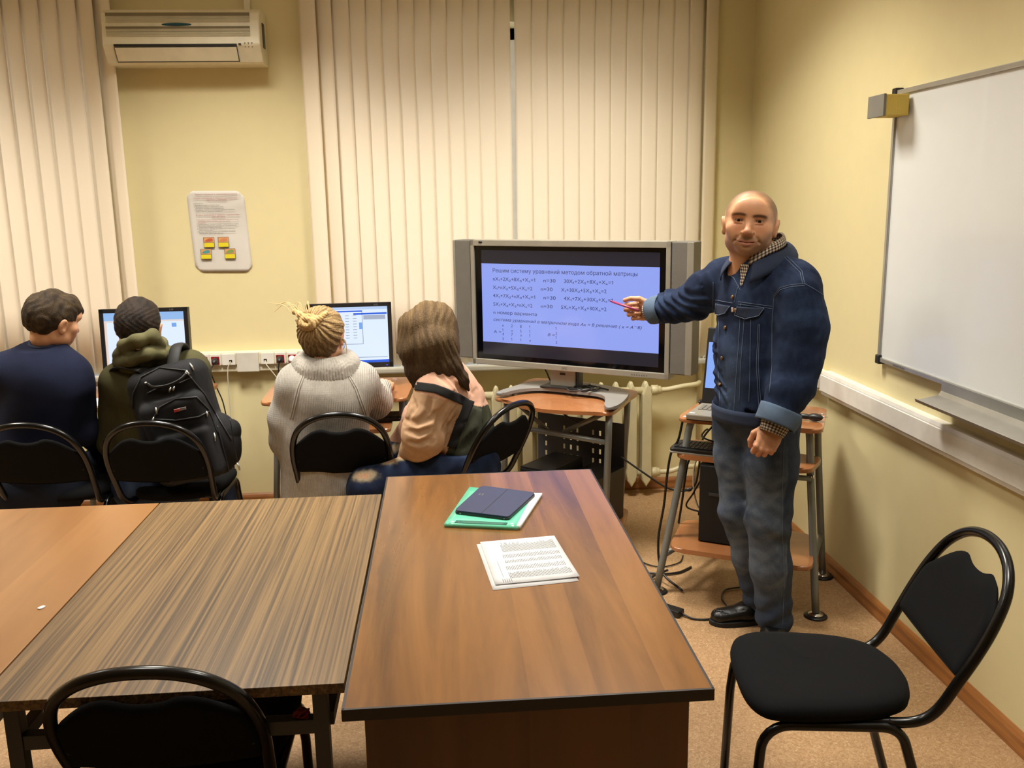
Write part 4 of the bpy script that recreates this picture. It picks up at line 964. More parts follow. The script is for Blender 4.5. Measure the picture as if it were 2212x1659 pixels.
#PEOPLE#
# ------------------------------------------------------------------ organic shapes: smooth unions on a grid, skinned by surface nets
class Blob:
    def __init__(s, lo, hi, h):
        s.h = h; s.lo = np.array(lo, float); n = np.ceil((np.array(hi, float) - s.lo) / h).astype(int) + 1
        s.ax = [s.lo[i] + h * np.arange(n[i]) for i in range(3)]; s.d = np.full(n, 0.5); s.T = Matrix()
    def _win(s, lo, hi):
        sl = []
        for i in range(3):
            a = int(np.floor((lo[i] - s.lo[i]) / s.h)); b = int(np.ceil((hi[i] - s.lo[i]) / s.h)) + 1
            a = max(a, 0); b = min(b, len(s.ax[i]))
            if b <= a: return None
            sl.append(slice(a, b))
        return tuple(sl)
    def _grid(s, w): return (s.ax[0][w[0]][:, None, None], s.ax[1][w[1]][None, :, None], s.ax[2][w[2]][None, None, :])
    def _put(s, w, e, k, sub):
        d = s.d[w]
        if sub:
            hh = np.maximum(k - np.abs(d + e), 0) / k if k > 0 else 0
            s.d[w] = np.maximum(d, -e) + hh * hh * k * .25
        else:
            hh = np.maximum(k - np.abs(d - e), 0) / k if k > 0 else 0
            s.d[w] = np.minimum(d, e) - hh * hh * k * .25
    def cone(s, a, b, ra, rb=None, k=.02, flat=None, sub=False):
        rb = ra if rb is None else rb
        A = s.T @ Vector(a); B = s.T @ Vector(b); m = max(ra, rb) + k + 3 * s.h
        w = s._win([min(A[i], B[i]) - m for i in range(3)], [max(A[i], B[i]) + m for i in range(3)])
        if w is None: return s
        X, Y, Z = s._grid(w); D = B - A; L2 = max(D.length_squared, 1e-9)
        px, py, pz = X - A.x, Y - A.y, Z - A.z
        t = np.clip((px * D.x + py * D.y + pz * D.z) / L2, 0, 1)
        vx, vy, vz = px - t * D.x, py - t * D.y, pz - t * D.z; kf = 1
        if flat:
            n = (s.T.to_3x3() @ Vector(flat[0])).normalized(); kf = flat[1]
            q = (vx * n.x + vy * n.y + vz * n.z) * (kf - 1); vx = vx + q * n.x; vy = vy + q * n.y; vz = vz + q * n.z
        e = np.sqrt(vx * vx + vy * vy + vz * vz) - (ra + (rb - ra) * t)
        s._put(w, e, k, sub); return s
    def chain(s, pts, rs, k=.02, flat=None, sub=False):
        for i in range(len(pts) - 1): s.cone(pts[i], pts[i + 1], rs[i], rs[i + 1], k, flat, sub)
        return s
    def ell(s, c, r, rot=(0, 0, 0), k=.02, sub=False):
        Cc = s.T @ Vector(c); Rm = (s.T.to_3x3() @ Euler(rot).to_matrix()).transposed(); m = max(r) + k + 3 * s.h
        w = s._win([Cc[i] - m for i in range(3)], [Cc[i] + m for i in range(3)])
        if w is None: return s
        X, Y, Z = s._grid(w); px, py, pz = X - Cc.x, Y - Cc.y, Z - Cc.z
        a = [Rm[i][0] * px + Rm[i][1] * py + Rm[i][2] * pz for i in range(3)]
        k0 = np.sqrt(sum((a[i] / r[i]) ** 2 for i in range(3))); k1 = np.sqrt(sum((a[i] / r[i] ** 2) ** 2 for i in range(3)))
        s._put(w, k0 * (k0 - 1) / np.maximum(k1, 1e-6), k, sub); return s
    def block(s, c, hs, rot=(0, 0, 0), rnd=.01, k=.02, sub=False):
        Cc = s.T @ Vector(c); Rm = (s.T.to_3x3() @ Euler(rot).to_matrix()).transposed(); m = Vector(hs).length + k + 3 * s.h
        w = s._win([Cc[i] - m for i in range(3)], [Cc[i] + m for i in range(3)])
        if w is None: return s
        X, Y, Z = s._grid(w); px, py, pz = X - Cc.x, Y - Cc.y, Z - Cc.z
        q = [np.abs(Rm[i][0] * px + Rm[i][1] * py + Rm[i][2] * pz) - (hs[i] - rnd) for i in range(3)]
        e = np.sqrt(sum(np.maximum(v, 0) ** 2 for v in q)) + np.minimum(np.maximum(np.maximum(q[0], q[1]), q[2]), 0) - rnd
        s._put(w, e, k, sub); return s
    def warp(s, f): X, Y, Z = s.ax[0][:, None, None], s.ax[1][None, :, None], s.ax[2][None, None, :]; s.d = f(X, Y, Z, s.d); return s
    def clip(s, p, n):                                   # keep the side the normal points away from
        n = Vector(n).normalized(); P = Vector(p)
        return s.warp(lambda X, Y, Z, d: np.maximum(d, (X - P.x) * n.x + (Y - P.y) * n.y + (Z - P.z) * n.z))
    def net(s):
        d = s.d.copy()
        for i in range(3):
            sl = [slice(None)] * 3
            for e in (0, -1): sl[i] = e; d[tuple(sl)] = np.maximum(d[tuple(sl)], s.h * .5)
        ins = d < 0; nx, ny, nz = d.shape
        c = [ins[a:nx - 1 + a, b:ny - 1 + b, e:nz - 1 + e] for a in (0, 1) for b in (0, 1) for e in (0, 1)]
        allc = np.logical_and.reduce(c); anyc = np.logical_or.reduce(c); act = anyc & ~allc
        idx = -np.ones(act.shape, int); I, J, K = np.nonzero(act); idx[I, J, K] = np.arange(len(I))
        acc = np.zeros((len(I), 3)); cnt = np.zeros(len(I)); cor = [(a, b, e) for a in (0, 1) for b in (0, 1) for e in (0, 1)]
        for u in range(8):
            for v in range(u + 1, 8):
                p, q = cor[u], cor[v]
                if sum(abs(p[i] - q[i]) for i in range(3)) != 1: continue
                dp, dq = d[I + p[0], J + p[1], K + p[2]], d[I + q[0], J + q[1], K + q[2]]
                m = (dp < 0) != (dq < 0); t = np.where(m, dp / np.where(m, dp - dq, 1), 0)
                for i in range(3): acc[:, i] += np.where(m, p[i] + (q[i] - p[i]) * t, 0)
                cnt += m
        V = acc / cnt[:, None]; V[:, 0] += I; V[:, 1] += J; V[:, 2] += K; V = V * s.h + s.lo
        Q = []
        for axn in range(3):
            o = [i for i in range(3) if i != axn]
            sa = [slice(None)] * 3; sb = [slice(None)] * 3; sa[axn] = slice(0, -1); sb[axn] = slice(1, None)
            A, B = ins[tuple(sa)], ins[tuple(sb)]; ch = A != B
            P = np.array(np.nonzero(ch)); ok = (P[o[0]] > 0) & (P[o[1]] > 0) & (P[o[0]] < d.shape[o[0]] - 1) & (P[o[1]] < d.shape[o[1]] - 1); P = P[:, ok]
            a = A[tuple(P)]
            def cell(x, y): R_ = P.copy(); R_[o[0]] -= x; R_[o[1]] -= y; return idx[tuple(R_)]
            q = np.stack([cell(0, 0), cell(1, 0), cell(1, 1), cell(0, 1)], 1)
            flip = a if axn != 1 else ~a
            q[~flip] = q[~flip][:, ::-1]; Q.append(q)
        Q = np.concatenate(Q); Q = Q[(Q >= 0).all(1)]
        return V, Q
def folds(seed, amp, freq, band=.03, dirs=None, sharpness=1.0):
    rg = np.random.RandomState(seed); W = []
    for i in range(6):
        v = Vector(dirs[i % len(dirs)]) if dirs else Vector(rg.normal(size=3)); v = (v.normalized() + Vector(rg.normal(size=3)) * .35).normalized()
        W.append((v * freq * (0.6 + .8 * rg.rand()), rg.rand() * 6.3, Vector(rg.normal(size=3)) * freq * .45, rg.rand() * 6.3))
    def f(X, Y, Z, d):
        n = 0
        for v, p, w, q in W: n = n + np.sin(X * v.x + Y * v.y + Z * v.z + p + 1.3 * np.sin(X * w.x + Y * w.y + Z * w.z + q))
        n = n / 6 * 1.7
        if sharpness > 1: n = np.sign(n) * np.abs(n) ** (1 / sharpness)
        return d + amp * n * (np.abs(d) < band * 2)
    return f
def vnoise(P, seed, freq):
    rg = np.random.RandomState(seed); n = 0
    for i in range(8):
        v = rg.normal(size=3) * freq; w = rg.normal(size=3) * freq * .5; n = n + np.sin(P @ v + rg.rand() * 6.3 + 1.5 * np.sin(P @ w + rg.rand() * 6.3))
    return n / 8
def sg(x): return 1 / (1 + np.exp(-np.clip(x, -30, 30)))
def mesh_obj(name, parts, m, parent=None, colf=None, off=None, smooth=True):
    """parts: list of (V, Q, matrix or None, colour function or None); joined into one mesh"""
    if parent is not None and off is None: off = parent.get('_off', (0, 0, 0))
    off = np.array(off if off is not None else (0, 0, 0), float)
    Vs, Qs, Cs, n = [], [], [], 0
    for V, Q, T, cf in parts:
        Cs.append(cf(V) if cf else np.tile(np.array([1., 1., 1.]), (len(V), 1)))
        if T is not None:
            A = np.array(T); V = V @ A[:3, :3].T + A[:3, 3]
            if np.linalg.det(A[:3, :3]) < 0: Q = Q[:, ::-1]
        Vs.append(V - off); Qs.append(Q + n); n += len(V)
    V = np.concatenate(Vs); Q = np.concatenate(Qs); Cc = np.concatenate(Cs)
    me = bpy.data.meshes.new(name); me.vertices.add(len(V)); me.vertices.foreach_set('co', V.astype(np.float32).ravel())
    me.loops.add(Q.size); me.loops.foreach_set('vertex_index', Q.astype(np.int32).ravel())
    me.polygons.add(len(Q)); me.polygons.foreach_set('loop_start', np.arange(0, Q.size, 4, dtype=np.int32)); me.polygons.foreach_set('use_smooth', np.ones(len(Q), bool))
    me.update(calc_edges=True); me.validate()
    at_ = me.color_attributes.new('Col', 'FLOAT_COLOR', 'POINT')
    if len(me.vertices) == len(V): at_.data.foreach_set('color', np.concatenate([Cc, np.ones((len(V), 1))], 1).astype(np.float32).ravel())
    me.materials.append(m)
    o = bpy.data.objects.new(name, me); col.objects.link(o)
    if parent is not None: o.parent = parent
    else: o.location = off
    o['_off'] = list(off)
    return o
def fixed(V, Q, name='x'):       # orient the faces outward
    return V, Q
def vcol_mat(name, rough=.6, bump=None, spec=.4, sss=0.0, nvar=.08, nscale=60, stretch=None, wave=None):
    m = bpy.data.materials.new(name); m.use_nodes = True; ns, ln, b = nodes(m)
    a = ns.new('ShaderNodeAttribute'); a.attribute_name = 'Col'
    tc = ns.new('ShaderNodeTexCoord'); mp = ns.new('ShaderNodeMapping'); mp.inputs['Scale'].default_value = stretch or (1, 1, 1); ln.new(tc.outputs['Object'], mp.inputs['Vector'])
    n = ns.new('ShaderNodeTexNoise'); n.inputs['Scale'].default_value = nscale; n.inputs['Detail'].default_value = 4; ln.new(mp.outputs[0], n.inputs['Vector'])
    mr = ns.new('ShaderNodeMapRange'); mr.inputs[1].default_value = .3; mr.inputs[2].default_value = .7; mr.inputs[3].default_value = 1 - nvar; mr.inputs[4].default_value = 1 + nvar; ln.new(n.outputs['Fac'], mr.inputs[0])
    mx = ns.new('ShaderNodeMix'); mx.data_type = 'RGBA'; mx.blend_type = 'MULTIPLY'; mx.inputs[0].default_value = 1; ln.new(a.outputs['Color'], mx.inputs['A']); ln.new(mr.outputs[0], mx.inputs['B'])
    ln.new(mx.outputs['Result'], b.inputs['Base Color']); b.inputs['Roughness'].default_value = rough; b.inputs['Specular IOR Level'].default_value = spec
    if sss: b.inputs['Subsurface Weight'].default_value = sss; b.inputs['Subsurface Radius'].default_value = (.012, .005, .003); b.inputs['Subsurface Scale'].default_value = .5
    if bump or wave:
        bp = ns.new('ShaderNodeBump'); bp.inputs['Distance'].default_value = (bump or wave)[2]; bp.inputs['Strength'].default_value = (bump or wave)[1]
        if bump:
            t = ns.new('ShaderNodeTexNoise'); t.inputs['Scale'].default_value = bump[0]; t.inputs['Detail'].default_value = 2; ln.new(mp.outputs[0], t.inputs['Vector']); ln.new(t.outputs['Fac'], bp.inputs['Height'])
        else:
            w1 = ns.new('ShaderNodeTexWave'); w1.bands_direction = 'X'; w1.inputs['Scale'].default_value = wave[0]; w1.inputs['Distortion'].default_value = 1.2; w1.inputs['Detail'].default_value = 1; ln.new(mp.outputs[0], w1.inputs['Vector'])
            w2 = ns.new('ShaderNodeTexWave'); w2.bands_direction = 'Z'; w2.inputs['Scale'].default_value = wave[0] * .8; w2.inputs['Distortion'].default_value = 1; ln.new(mp.outputs[0], w2.inputs['Vector'])
            ad = ns.new('ShaderNodeMath'); ad.operation = 'MULTIPLY_ADD'; ad.inputs[1].default_value = .12; ln.new(w2.outputs['Fac'], ad.inputs[0]); ln.new(w1.outputs['Fac'], ad.inputs[2]); ln.new(ad.outputs[0], bp.inputs['Height'])
        ln.new(bp.outputs[0], b.inputs['Normal'])
    return m
def rgb(r, g, b_): return np.array(C(r, g, b_)[:3])
def mixc(a, b_, t): return a * (1 - t[:, None]) + b_ * t[:, None]
m_skin = vcol_mat('skin', .48, bump=(420, .12, .001), spec=.4, sss=.06, nvar=.05, nscale=45)
m_hair = vcol_mat('hair_strands', .5, bump=(260, .6, .003), spec=.35, nvar=.38, nscale=150, stretch=(1, 1, .10))
m_short = vcol_mat('short_hair', .7, bump=(420, .8, .003), spec=.25, nvar=.3, nscale=160, stretch=(1, 1, .5))
m_cloth = vcol_mat('soft_cloth', .92, bump=(500, .3, .002), spec=.15, nvar=.05)
m_denim = vcol_mat('denim', .88, bump=(900, .35, .0015), spec=.2, nvar=.16, nscale=220)
m_knit = vcol_mat('ribbed_knit', .95, wave=(44, .5, .004), spec=.1, nvar=.07, nscale=90)
m_leather = mat('black_leather', C(14, 13, 13), .35, bump=(60, .3))
m_stitch = mat('pale_stitching', C(96, 110, 132), .8)

def hand_net(m, curl, thumb, splay=.06, h=.0017, s=1.0):
    """left hand m=+1, right hand m=-1; wrist at the origin, +y to the fingers, +z the back of the hand; thumb on the +x (m) side"""
    B = Blob((-.085, -.06, -.10), (.085, .215, .055), h)
    B.cone((0, -.055, 0), (0, .01, 0), .028, .027, k=.01, flat=((0, 0, 1), 1.28))
    B.ell((0, .048, .001), (.041, .050, .0165), k=.012)
    B.ell((m * .024, .030, -.010), (.018, .028, .014), k=.012); B.ell((-m * .026, .035, -.008), (.013, .030, .012), k=.012)
    bx = (.029, .010, -.010, -.028); by = (.086, .091, .087, .078); ln_ = ((.043, .026, .021), (.047, .030, .022), (.043, .028, .021), (.034, .021, .018)); rr = (.0098, .0100, .0096, .0086)
    tips = []
    for i in range(4):
        p = Vector((m * bx[i], by[i], .002)); a = 0; r = rr[i]
        B.cone((m * bx[i] * .75, .03, .002), p, .010, r * 1.02, k=.008)
        B.ell(p + Vector((0, 0, .003)), (r * .95, r, r * .85), k=.005)
        for j in range(3):
            a += R(curl[i][j]); d = Vector((m * (bx[i] * splay * 8 if j == 0 else 0) * .5, math.cos(a), -math.sin(a))).normalized()
            q = p + d * ln_[i][j]; B.cone(p, q, r, r * .93, k=.003); r *= .93; p = q
            if j < 2: B.ell(p, (r * 1.05, r * 1.05, r * 1.05), k=.002)
        tips.append(p)
    p = Vector((m * .026, .016, -.006)); r = .0125
    for j, (d, L_) in enumerate(zip(thumb, (.042, .032, .026))):
        d = Vector((m * d[0], d[1], d[2])).normalized(); q = p + d * L_; B.cone(p, q, r, r * .88, k=.006 if j == 0 else .003); r *= .88; p = q
    if s != 1.0: pass
    return B.net(), tips, p
SK = rgb(204, 152, 116)
def skin_hand(V):
    c = np.tile(SK, (len(V), 1)); c = mixc(c, rgb(176, 104, 78), .35 * sg((V[:, 1] - .085) / .01) + .25 * sg(vnoise(V, 3, 120) * 2)); return c
def head_net(h=.0021, hair=None, neck=.20, lids=True):
    B = Blob((-.112, -.125, -.20), (.112, .135, .118), h)
    B.ell((0, -.012, .022), (.081, .096, .082), k=.02); B.ell((0, -.03, .01), (.080, .082, .075), k=.03)
    B.ell((0, .014, -.030), (.073, .076, .084), k=.03)
    B.ell((0, .020, -.070), (.064, .060, .044), k=.025); B.ell((0, .062, -.100), (.026, .020, .017), k=.022)
    for x in (-1, 1):
        B.ell((x * .047, .056, -.030), (.026, .023, .022), k=.022)
        B.ell((x * .056, .004, -.076), (.014, .030, .020), k=.03)
        B.ell((x * .034, .064, -.055), (.022, .018, .022), k=.02)
    B.cone((-.046, .074, .021), (.046, .074, .021), .012, k=.02); B.ell((0, .078, .045), (.05, .016, .03), k=.03)
    for x in (-1, 1): B.ell((x * .034, .101, .000), (.022, .020, .0135), k=.014, sub=True)
    B.cone((0, .080, .010), (0, .104, -.034), .0085, .0115, k=.012)
    B.ell((0, .108, -.038), (.0125, .012, .0105), k=.008)
    for x in (-1, 1): B.ell((x * .0145, .096, -.042), (.009, .011, .008), k=.006)
    for x in (-1, 1): B.ell((x * .0075, .102, -.0505), (.0042, .006, .0035), k=.002, sub=True)
    B.ell((0, .074, -.074), (.034, .019, .024), k=.02)
    U = [Vector((x / 1000, .0905 - (abs(x) / 34) ** 2 * .018, -.0700 + (abs(x) / 34) ** 2 * .002 - (.0014 if abs(x) < 6 else 0))) for x in range(-32, 33, 4)]
    for a, b_ in zip(U, U[1:]): B.cone(a, b_, .0042 - abs(a.x) * .06, k=.004)
    Lw = [Vector((v.x * .8, v.y - .000, v.z - .0105 + (abs(v.x) / .034) ** 2 * .006)) for v in U]
    for a, b_ in zip(Lw, Lw[1:]): B.cone(a, b_, .0056 - abs(a.x) * .08, k=.004)
    G = [Vector((v.x * 1.12, v.y + .0050 - (abs(v.x) / .034) ** 2 * .001, v.z - .0045 + (abs(v.x) / .034) ** 2 * .0035)) for v in U]
    for a, b_ in zip(G, G[1:]): B.cone(a, b_, .0018, k=.002, sub=True)
    B.ell((0, .098, -.092), (.020, .007, .004), k=.008, sub=True)
    for x in (-1, 1):
        B.chain([(x * .020, .099, -.044), (x * .034, .090, -.058), (x * .043, .078, -.074)], (.0022, .0028, .002), k=.008, sub=True)
        if lids:
            B.ell((x * .034, .0685, .000), (.0165, .0150, .0135), k=.005)
            B.ell((x * .034, .0860, -.0005), (.0148, .0130, .0045), k=.0015, sub=True)
            B.cone((x * .021, .0835, -.014), (x * .045, .078, -.013), .0014, k=.004, sub=True)
    for x in (-1, 1):
        B.ell((x * .087, -.008, -.020), (.0085, .019, .031), rot=(0, x * .22, 0), k=.006); B.ell((x * .084, -.004, -.040), (.008, .012, .014), k=.006)
        B.ell((x * .097, -.001, -.017), (.006, .011, .019), rot=(0, x * .2, 0), k=.003, sub=True)
    B.cone((0, -.020, -.06), (0, -.045 if neck > .15 else -.03, -neck), .056, .060 if neck > .15 else .052, k=.03)
    if hair: hair(B)
    return B.net()
HM = lambda p, f, roll=0, pitch=0: Matrix.Translation(p) @ Matrix.Rotation(math.atan2(-f[0], f[1]), 4, 'Z') @ Matrix.Rotation(roll, 4, 'Y') @ Matrix.Rotation(pitch, 4, 'X')
def bvh(o):
    me = o.data; off = Vector(o['_off']); return BVHTree.FromPolygons([v.co + off for v in me.vertices], [tuple(p.vertices) for p in me.polygons])
def hit(tree, px, py):
    d = ((px - 1106) / FPX * _r - (py - 829.5) / FPX * _u + _f).normalized(); r_ = tree.ray_cast(CAM, d)
    return (r_[0], r_[1] if r_[1].dot(d) < 0 else -r_[1]) if r_[0] is not None else None
def dens(pts, step=3.0):
    out = []
    for (a, b), (c, d) in zip(pts, pts[1:]):
        n = max(1, int(math.hypot(c - a, d - b) / step))
        for i in range(n): out.append((a + (c - a) * i / n, b + (d - b) * i / n))
    return out + [pts[-1]]
def seam(tree, pts, r=.0009, lift=.0010, mb=None):
    """a sewn seam that runs on the cloth surface"""
    mb = mb or MB(); run = []
    for p in dens(pts) + [None]:
        h_ = hit(tree, *p) if p else None
        if h_ and (not run or (h_[0] - run[-1]).length < .03): run.append(h_[0] + h_[1] * lift)
        else:
            if len(run) > 1: mb.tube(run, r, n=5)
            run = [h_[0] + h_[1] * lift] if h_ else []
    return mb
def patch(tree, top, bot, lift=.003, n=14, m=6):
    """a cloth patch laid on the surface between two outlines"""
    def res(pts, k):
        D = [0]
        for a, b in zip(pts, pts[1:]): D.append(D[-1] + math.hypot(b[0] - a[0], b[1] - a[1]))
        out = []
        for i in range(k + 1):
            t = D[-1] * i / k; j = min(max(np.searchsorted(D, t) - 1, 0), len(pts) - 2); u = (t - D[j]) / max(D[j + 1] - D[j], 1e-9)
            out.append((pts[j][0] + (pts[j + 1][0] - pts[j][0]) * u, pts[j][1] + (pts[j + 1][1] - pts[j][1]) * u))
        return out
    A, B_ = res(top, n), res(bot, n); vs = []; ok = []
    for j in range(m + 1):
        for i in range(n + 1):
            q = (A[i][0] + (B_[i][0] - A[i][0]) * j / m, A[i][1] + (B_[i][1] - A[i][1]) * j / m); h_ = hit(tree, *q)
            vs.append(h_[0] + h_[1] * lift if h_ else Vector((0, 0, 0))); ok.append(h_ is not None)
    fs = []
    for j in range(m):
        for i in range(n):
            f = (j * (n + 1) + i, j * (n + 1) + i + 1, (j + 1) * (n + 1) + i + 1, (j + 1) * (n + 1) + i)
            if all(ok[k] for k in f) and max((vs[f[k]] - vs[f[k - 1]]).length for k in range(4)) < .06: fs.append(f)
    return MB().faces(vs, fs)
def lay(tree, name, top, bot, m, parent, lift=.003, th=.0015, n=14, m_=6):
    o = patch(tree, top, bot, lift, n, m_).build(name, m, parent, smooth=True)
    md = o.modifiers.new('thick', 'SOLIDIFY'); md.thickness = th; md.offset = 0
    return o

# ------------------------------------------------------------------ the teacher
def teacher():
    O = Vector((1.138, 3.20, 0)); F = Vector((-.882, -.471, 0)); L = Vector((.471, -.882, 0))
    BM = Matrix.Translation(O) @ Matrix((( L.x, F.x, 0, 0), (L.y, F.y, 0, 0), (0, 0, 1, 0), (0, 0, 0, 1)))   # body frame: x his left, y forward, z up
    off = (O.x, O.y, 0.0)
    b = lambda x, y, z: BM @ Vector((x, y, z))
    inv = BM.inverted()
    # joints, body frame
    shL, shR = inv @ at(1722, 634, 3.04), Vector((-.180, .0, 1.372))
    wrR = inv @ at(1408, 672, 3.58); elR = inv @ at(1500, 652, 3.46)
    haR = at(1383, 668, 3.60)
    elL, fmL, wrL = inv @ at(1722, 775, 3.02), inv @ at(1706, 840, 2.99), inv @ at(1676, 912, 2.97)
    hipL, hipR, knL, knR, anL, anR = (.088, -.005, .90), (-.085, 0, .90), (.088, .005, .50), (-.062, -.005, .50), (.085, -.062, .09), (-.055, -.135, .09)
    # --- body (one skin surface: trunk, limbs, head, hands)
    S = Blob((.55, 2.85, -.02), (1.50, 3.75, 1.52), .008); S.T = BM
    S.cone((0, 0, .95), (0, 0, 1.15), .125, .12, k=.04, flat=((0, 1, 0), 1.35)); S.cone((0, 0, 1.15), (0, -.01, 1.33), .125, .13, k=.04, flat=((0, 1, 0), 1.4)); S.cone((-.12, -.01, 1.385), (.12, -.01, 1.385), .055, k=.04)
    S.chain([shL, elL, wrL], (.045, .038, .028), k=.02); S.chain([shR, elR, wrR], (.045, .038, .028), k=.02)
    S.chain([hipL, knL, anL], (.075, .050, .036), k=.03); S.chain([hipR, knR, anR], (.075, .050, .036), k=.03)
    S.cone((0, -.02, 1.38), (-.0, .0, 1.50), .058, .055, k=.03)
    V0, Q0 = S.net()
    hc = at(1621, 477, 3.185)
    fdir = (CAM - hc); fdir.z = 0; fdir.normalize(); fdir = Matrix.Rotation(-R(3), 3, 'Z') @ fdir
    T = HM(hc - Vector((0, 0, .0)), fdir, roll=-R(4.5), pitch=R(2)) @ Matrix.Diagonal((1.04, 1, 1.01, 1))
    nv = head_net(.0018)
    def hcol(V):
        x, y, z = V.T; ax = np.abs(x); c = np.tile(rgb(206, 152, 114), (len(V), 1)); nz = vnoise(V, 5, 90)
        c = mixc(c, rgb(182, 112, 78), .5 * np.exp(-((ax - .042) / .018) ** 2 - ((z + .030) / .02) ** 2) * (y > .03))          # cheeks
        c = mixc(c, rgb(176, 108, 78), .5 * np.exp(-(x / .016) ** 2 - ((z + .038) / .014) ** 2) * (y > .08))
        hair_ = sg((.040 - y + .014 * nz - .10 * np.maximum(0, ax - .05)) / .009) * sg((z + .004 + .01 * nz) / .006) + sg((-.02 - y) / .006) * sg((z + .060) / .008) * (ax < .080)
        c = mixc(c, rgb(92, 74, 54), .85 * np.clip(hair_, 0, 1) * (ax < .0845))
        beard = sg((-.058 - z + .35 * np.maximum(0, ax - .02)) / .008) * sg((y - .0) / .012) * sg((z + .135) / .01)
        mst = np.exp(-((z + .060) / .008) ** 2 - (x / .028) ** 2) * (y > .07)
        c = mixc(c, rgb(120, 94, 68), np.clip(.68 * beard + .5 * mst, 0, 1))
        for s_ in (-1, 1):                                                    # brows
            zb = .0175 - ((ax - .032) / .030) ** 2 * .006 + (.003 if s_ > 0 else 0)
            bw = np.exp(-((z - zb) / .0050) ** 4) * sg((.056 - ax) / .003) * sg((ax - .011) / .002) * (y > .04) * (np.sign(x) == s_)
            c = mixc(c, rgb(52, 34, 22), .85 * bw)
        ey = np.exp(-((ax - .034) / .017) ** 4 - ((z) / .0062) ** 4) * (y > .06)
        c = mixc(c, rgb(104, 62, 44), .65 * ey)
        ub = np.exp(-((ax - .034) / .016) ** 2 - ((z + .0145) / .004) ** 2) * (y > .06); c = mixc(c, rgb(150, 96, 68), .5 * ub)
        lip = np.exp(-(x / .027) ** 4 - ((z + .0755 - (ax / .034) ** 2 * .003) / .0085) ** 4) * (y > .075); c = mixc(c, rgb(164, 92, 74), .75 * lip)
        ml = np.exp(-(x / .036) ** 6 - ((z + .0742 - (ax / .034) ** 2 * .0055) / .0016) ** 2) * (y > .06); c = mixc(c, rgb(84, 40, 30), .85 * ml)
        return np.clip(c, 0, 1)
    # hands
    yR = (haR - at(1412, 672, 3.56)).normalized(); yR = (yR + Vector((0, 0, -.22))).normalized()
    toc = (CAM - haR).normalized(); zR = -(toc - yR * toc.dot(yR)).normalized(); xR = yR.cross(zR)
    RM = Matrix.Translation(at(1411, 668, 3.585)) @ Matrix((xR, yR, zR)).transposed().to_4x4()
    (vr, tips, th) = hand_net(-1, ((72, 98, 42), (80, 98, 48), (86, 98, 50), (90, 98, 52)), ((.55, .75, -.45), (.15, .92, -.45), (-.15, .95, -.30)))
    yL = (at(1645, 985, 2.965) - at(1672, 915, 2.985)).normalized(); toc = (CAM - at(1655, 950, 2.97)).normalized()
    zL = (toc - yL * toc.dot(yL)); zL = (zL.normalized() + L * .15 + Vector((0, 0, .0))).normalized(); zL = (zL - yL * zL.dot(yL)).normalized(); xL = yL.cross(zL)
    LM_ = Matrix.Translation(at(1671, 920, 2.985)) @ Matrix((xL, yL, zL)).transposed().to_4x4()
    (vl, _, _) = hand_net(1, ((62, 60, 40), (66, 66, 40), (68, 68, 40), (70, 66, 40)), ((.60, .72, -.38), (.05, .88, -.55), (-.35, .75, -.65)))
    root = mesh_obj('person', [(V0, Q0, None, lambda V: np.tile(SK, (len(V), 1))), (nv[0], nv[1], T, hcol), (vr[0], vr[1], RM, skin_hand), (vl[0], vl[1], LM_, skin_hand)], m_skin, off=off)
    tag(root, 'man with shaved head in a denim jacket and jeans standing pointing at the television', 'person')
    # eyes
    for s_ in (-1, 1):
        E_ = Blob((-.014, -.014, -.014), (.014, .014, .014), .0011); E_.ell((0, 0, 0), (.0122, .0122, .0122), k=.001); v, q = E_.net()
        def ec(V, s_=s_):
            r_ = np.hypot(V[:, 0], V[:, 2] + .0002); f_ = V[:, 1] > 0; c = np.tile(rgb(150, 132, 112), (len(V), 1))
            c = mixc(c, rgb(50, 28, 16), sg((.0060 - r_) / .0004) * f_); return mixc(c, rgb(8, 6, 5), sg((.0028 - r_) / .0003) * f_)
        mesh_obj('eye', [(v, q, T @ Matrix.Translation((s_ * .034, .0708, -.0004)), ec)], bpy.data.materials.get('eye_surface') or vcol_mat('eye_surface', .12, nvar=0), root)
    # --- shirt seen at neck and wrists
    chk = bpy.data.materials.new('checked_shirt'); chk.use_nodes = True; ns, ln, pb_ = nodes(chk)
    tc = ns.new('ShaderNodeTexCoord'); sx = ns.new('ShaderNodeSeparateXYZ'); ln.new(tc.outputs['UV'], sx.inputs[0]); cur = None
    for i in (0, 1):
        mm = ns.new('ShaderNodeMath'); mm.operation = 'FRACT'; ln.new(sx.outputs[i], mm.inputs[0]); g = ns.new('ShaderNodeMath'); g.operation = 'GREATER_THAN'; g.inputs[1].default_value = .52; ln.new(mm.outputs[0], g.inputs[0])
        if cur is None: cur = g
        else:
            ad = ns.new('ShaderNodeMath'); ad.operation = 'ADD'; ln.new(cur.outputs[0], ad.inputs[0]); ln.new(g.outputs[0], ad.inputs[1]); hf = ns.new('ShaderNodeMath'); hf.operation = 'MULTIPLY'; hf.inputs[1].default_value = .5; ln.new(ad.outputs[0], hf.inputs[0]); cur = hf
    rp = ramp(ns, [(0.0, C(196, 186, 168)), (0.5, C(120, 100, 82)), (1.0, C(34, 24, 24))]); rp.color_ramp.interpolation = 'CONSTANT'; rp.color_ramp.elements[1].position = .3; rp.color_ramp.elements[2].position = .8
    ln.new(cur.outputs[0], rp.inputs[0]); ln.new(rp.outputs[0], pb_.inputs['Base Color']); pb_.inputs['Roughness'].default_value = .9
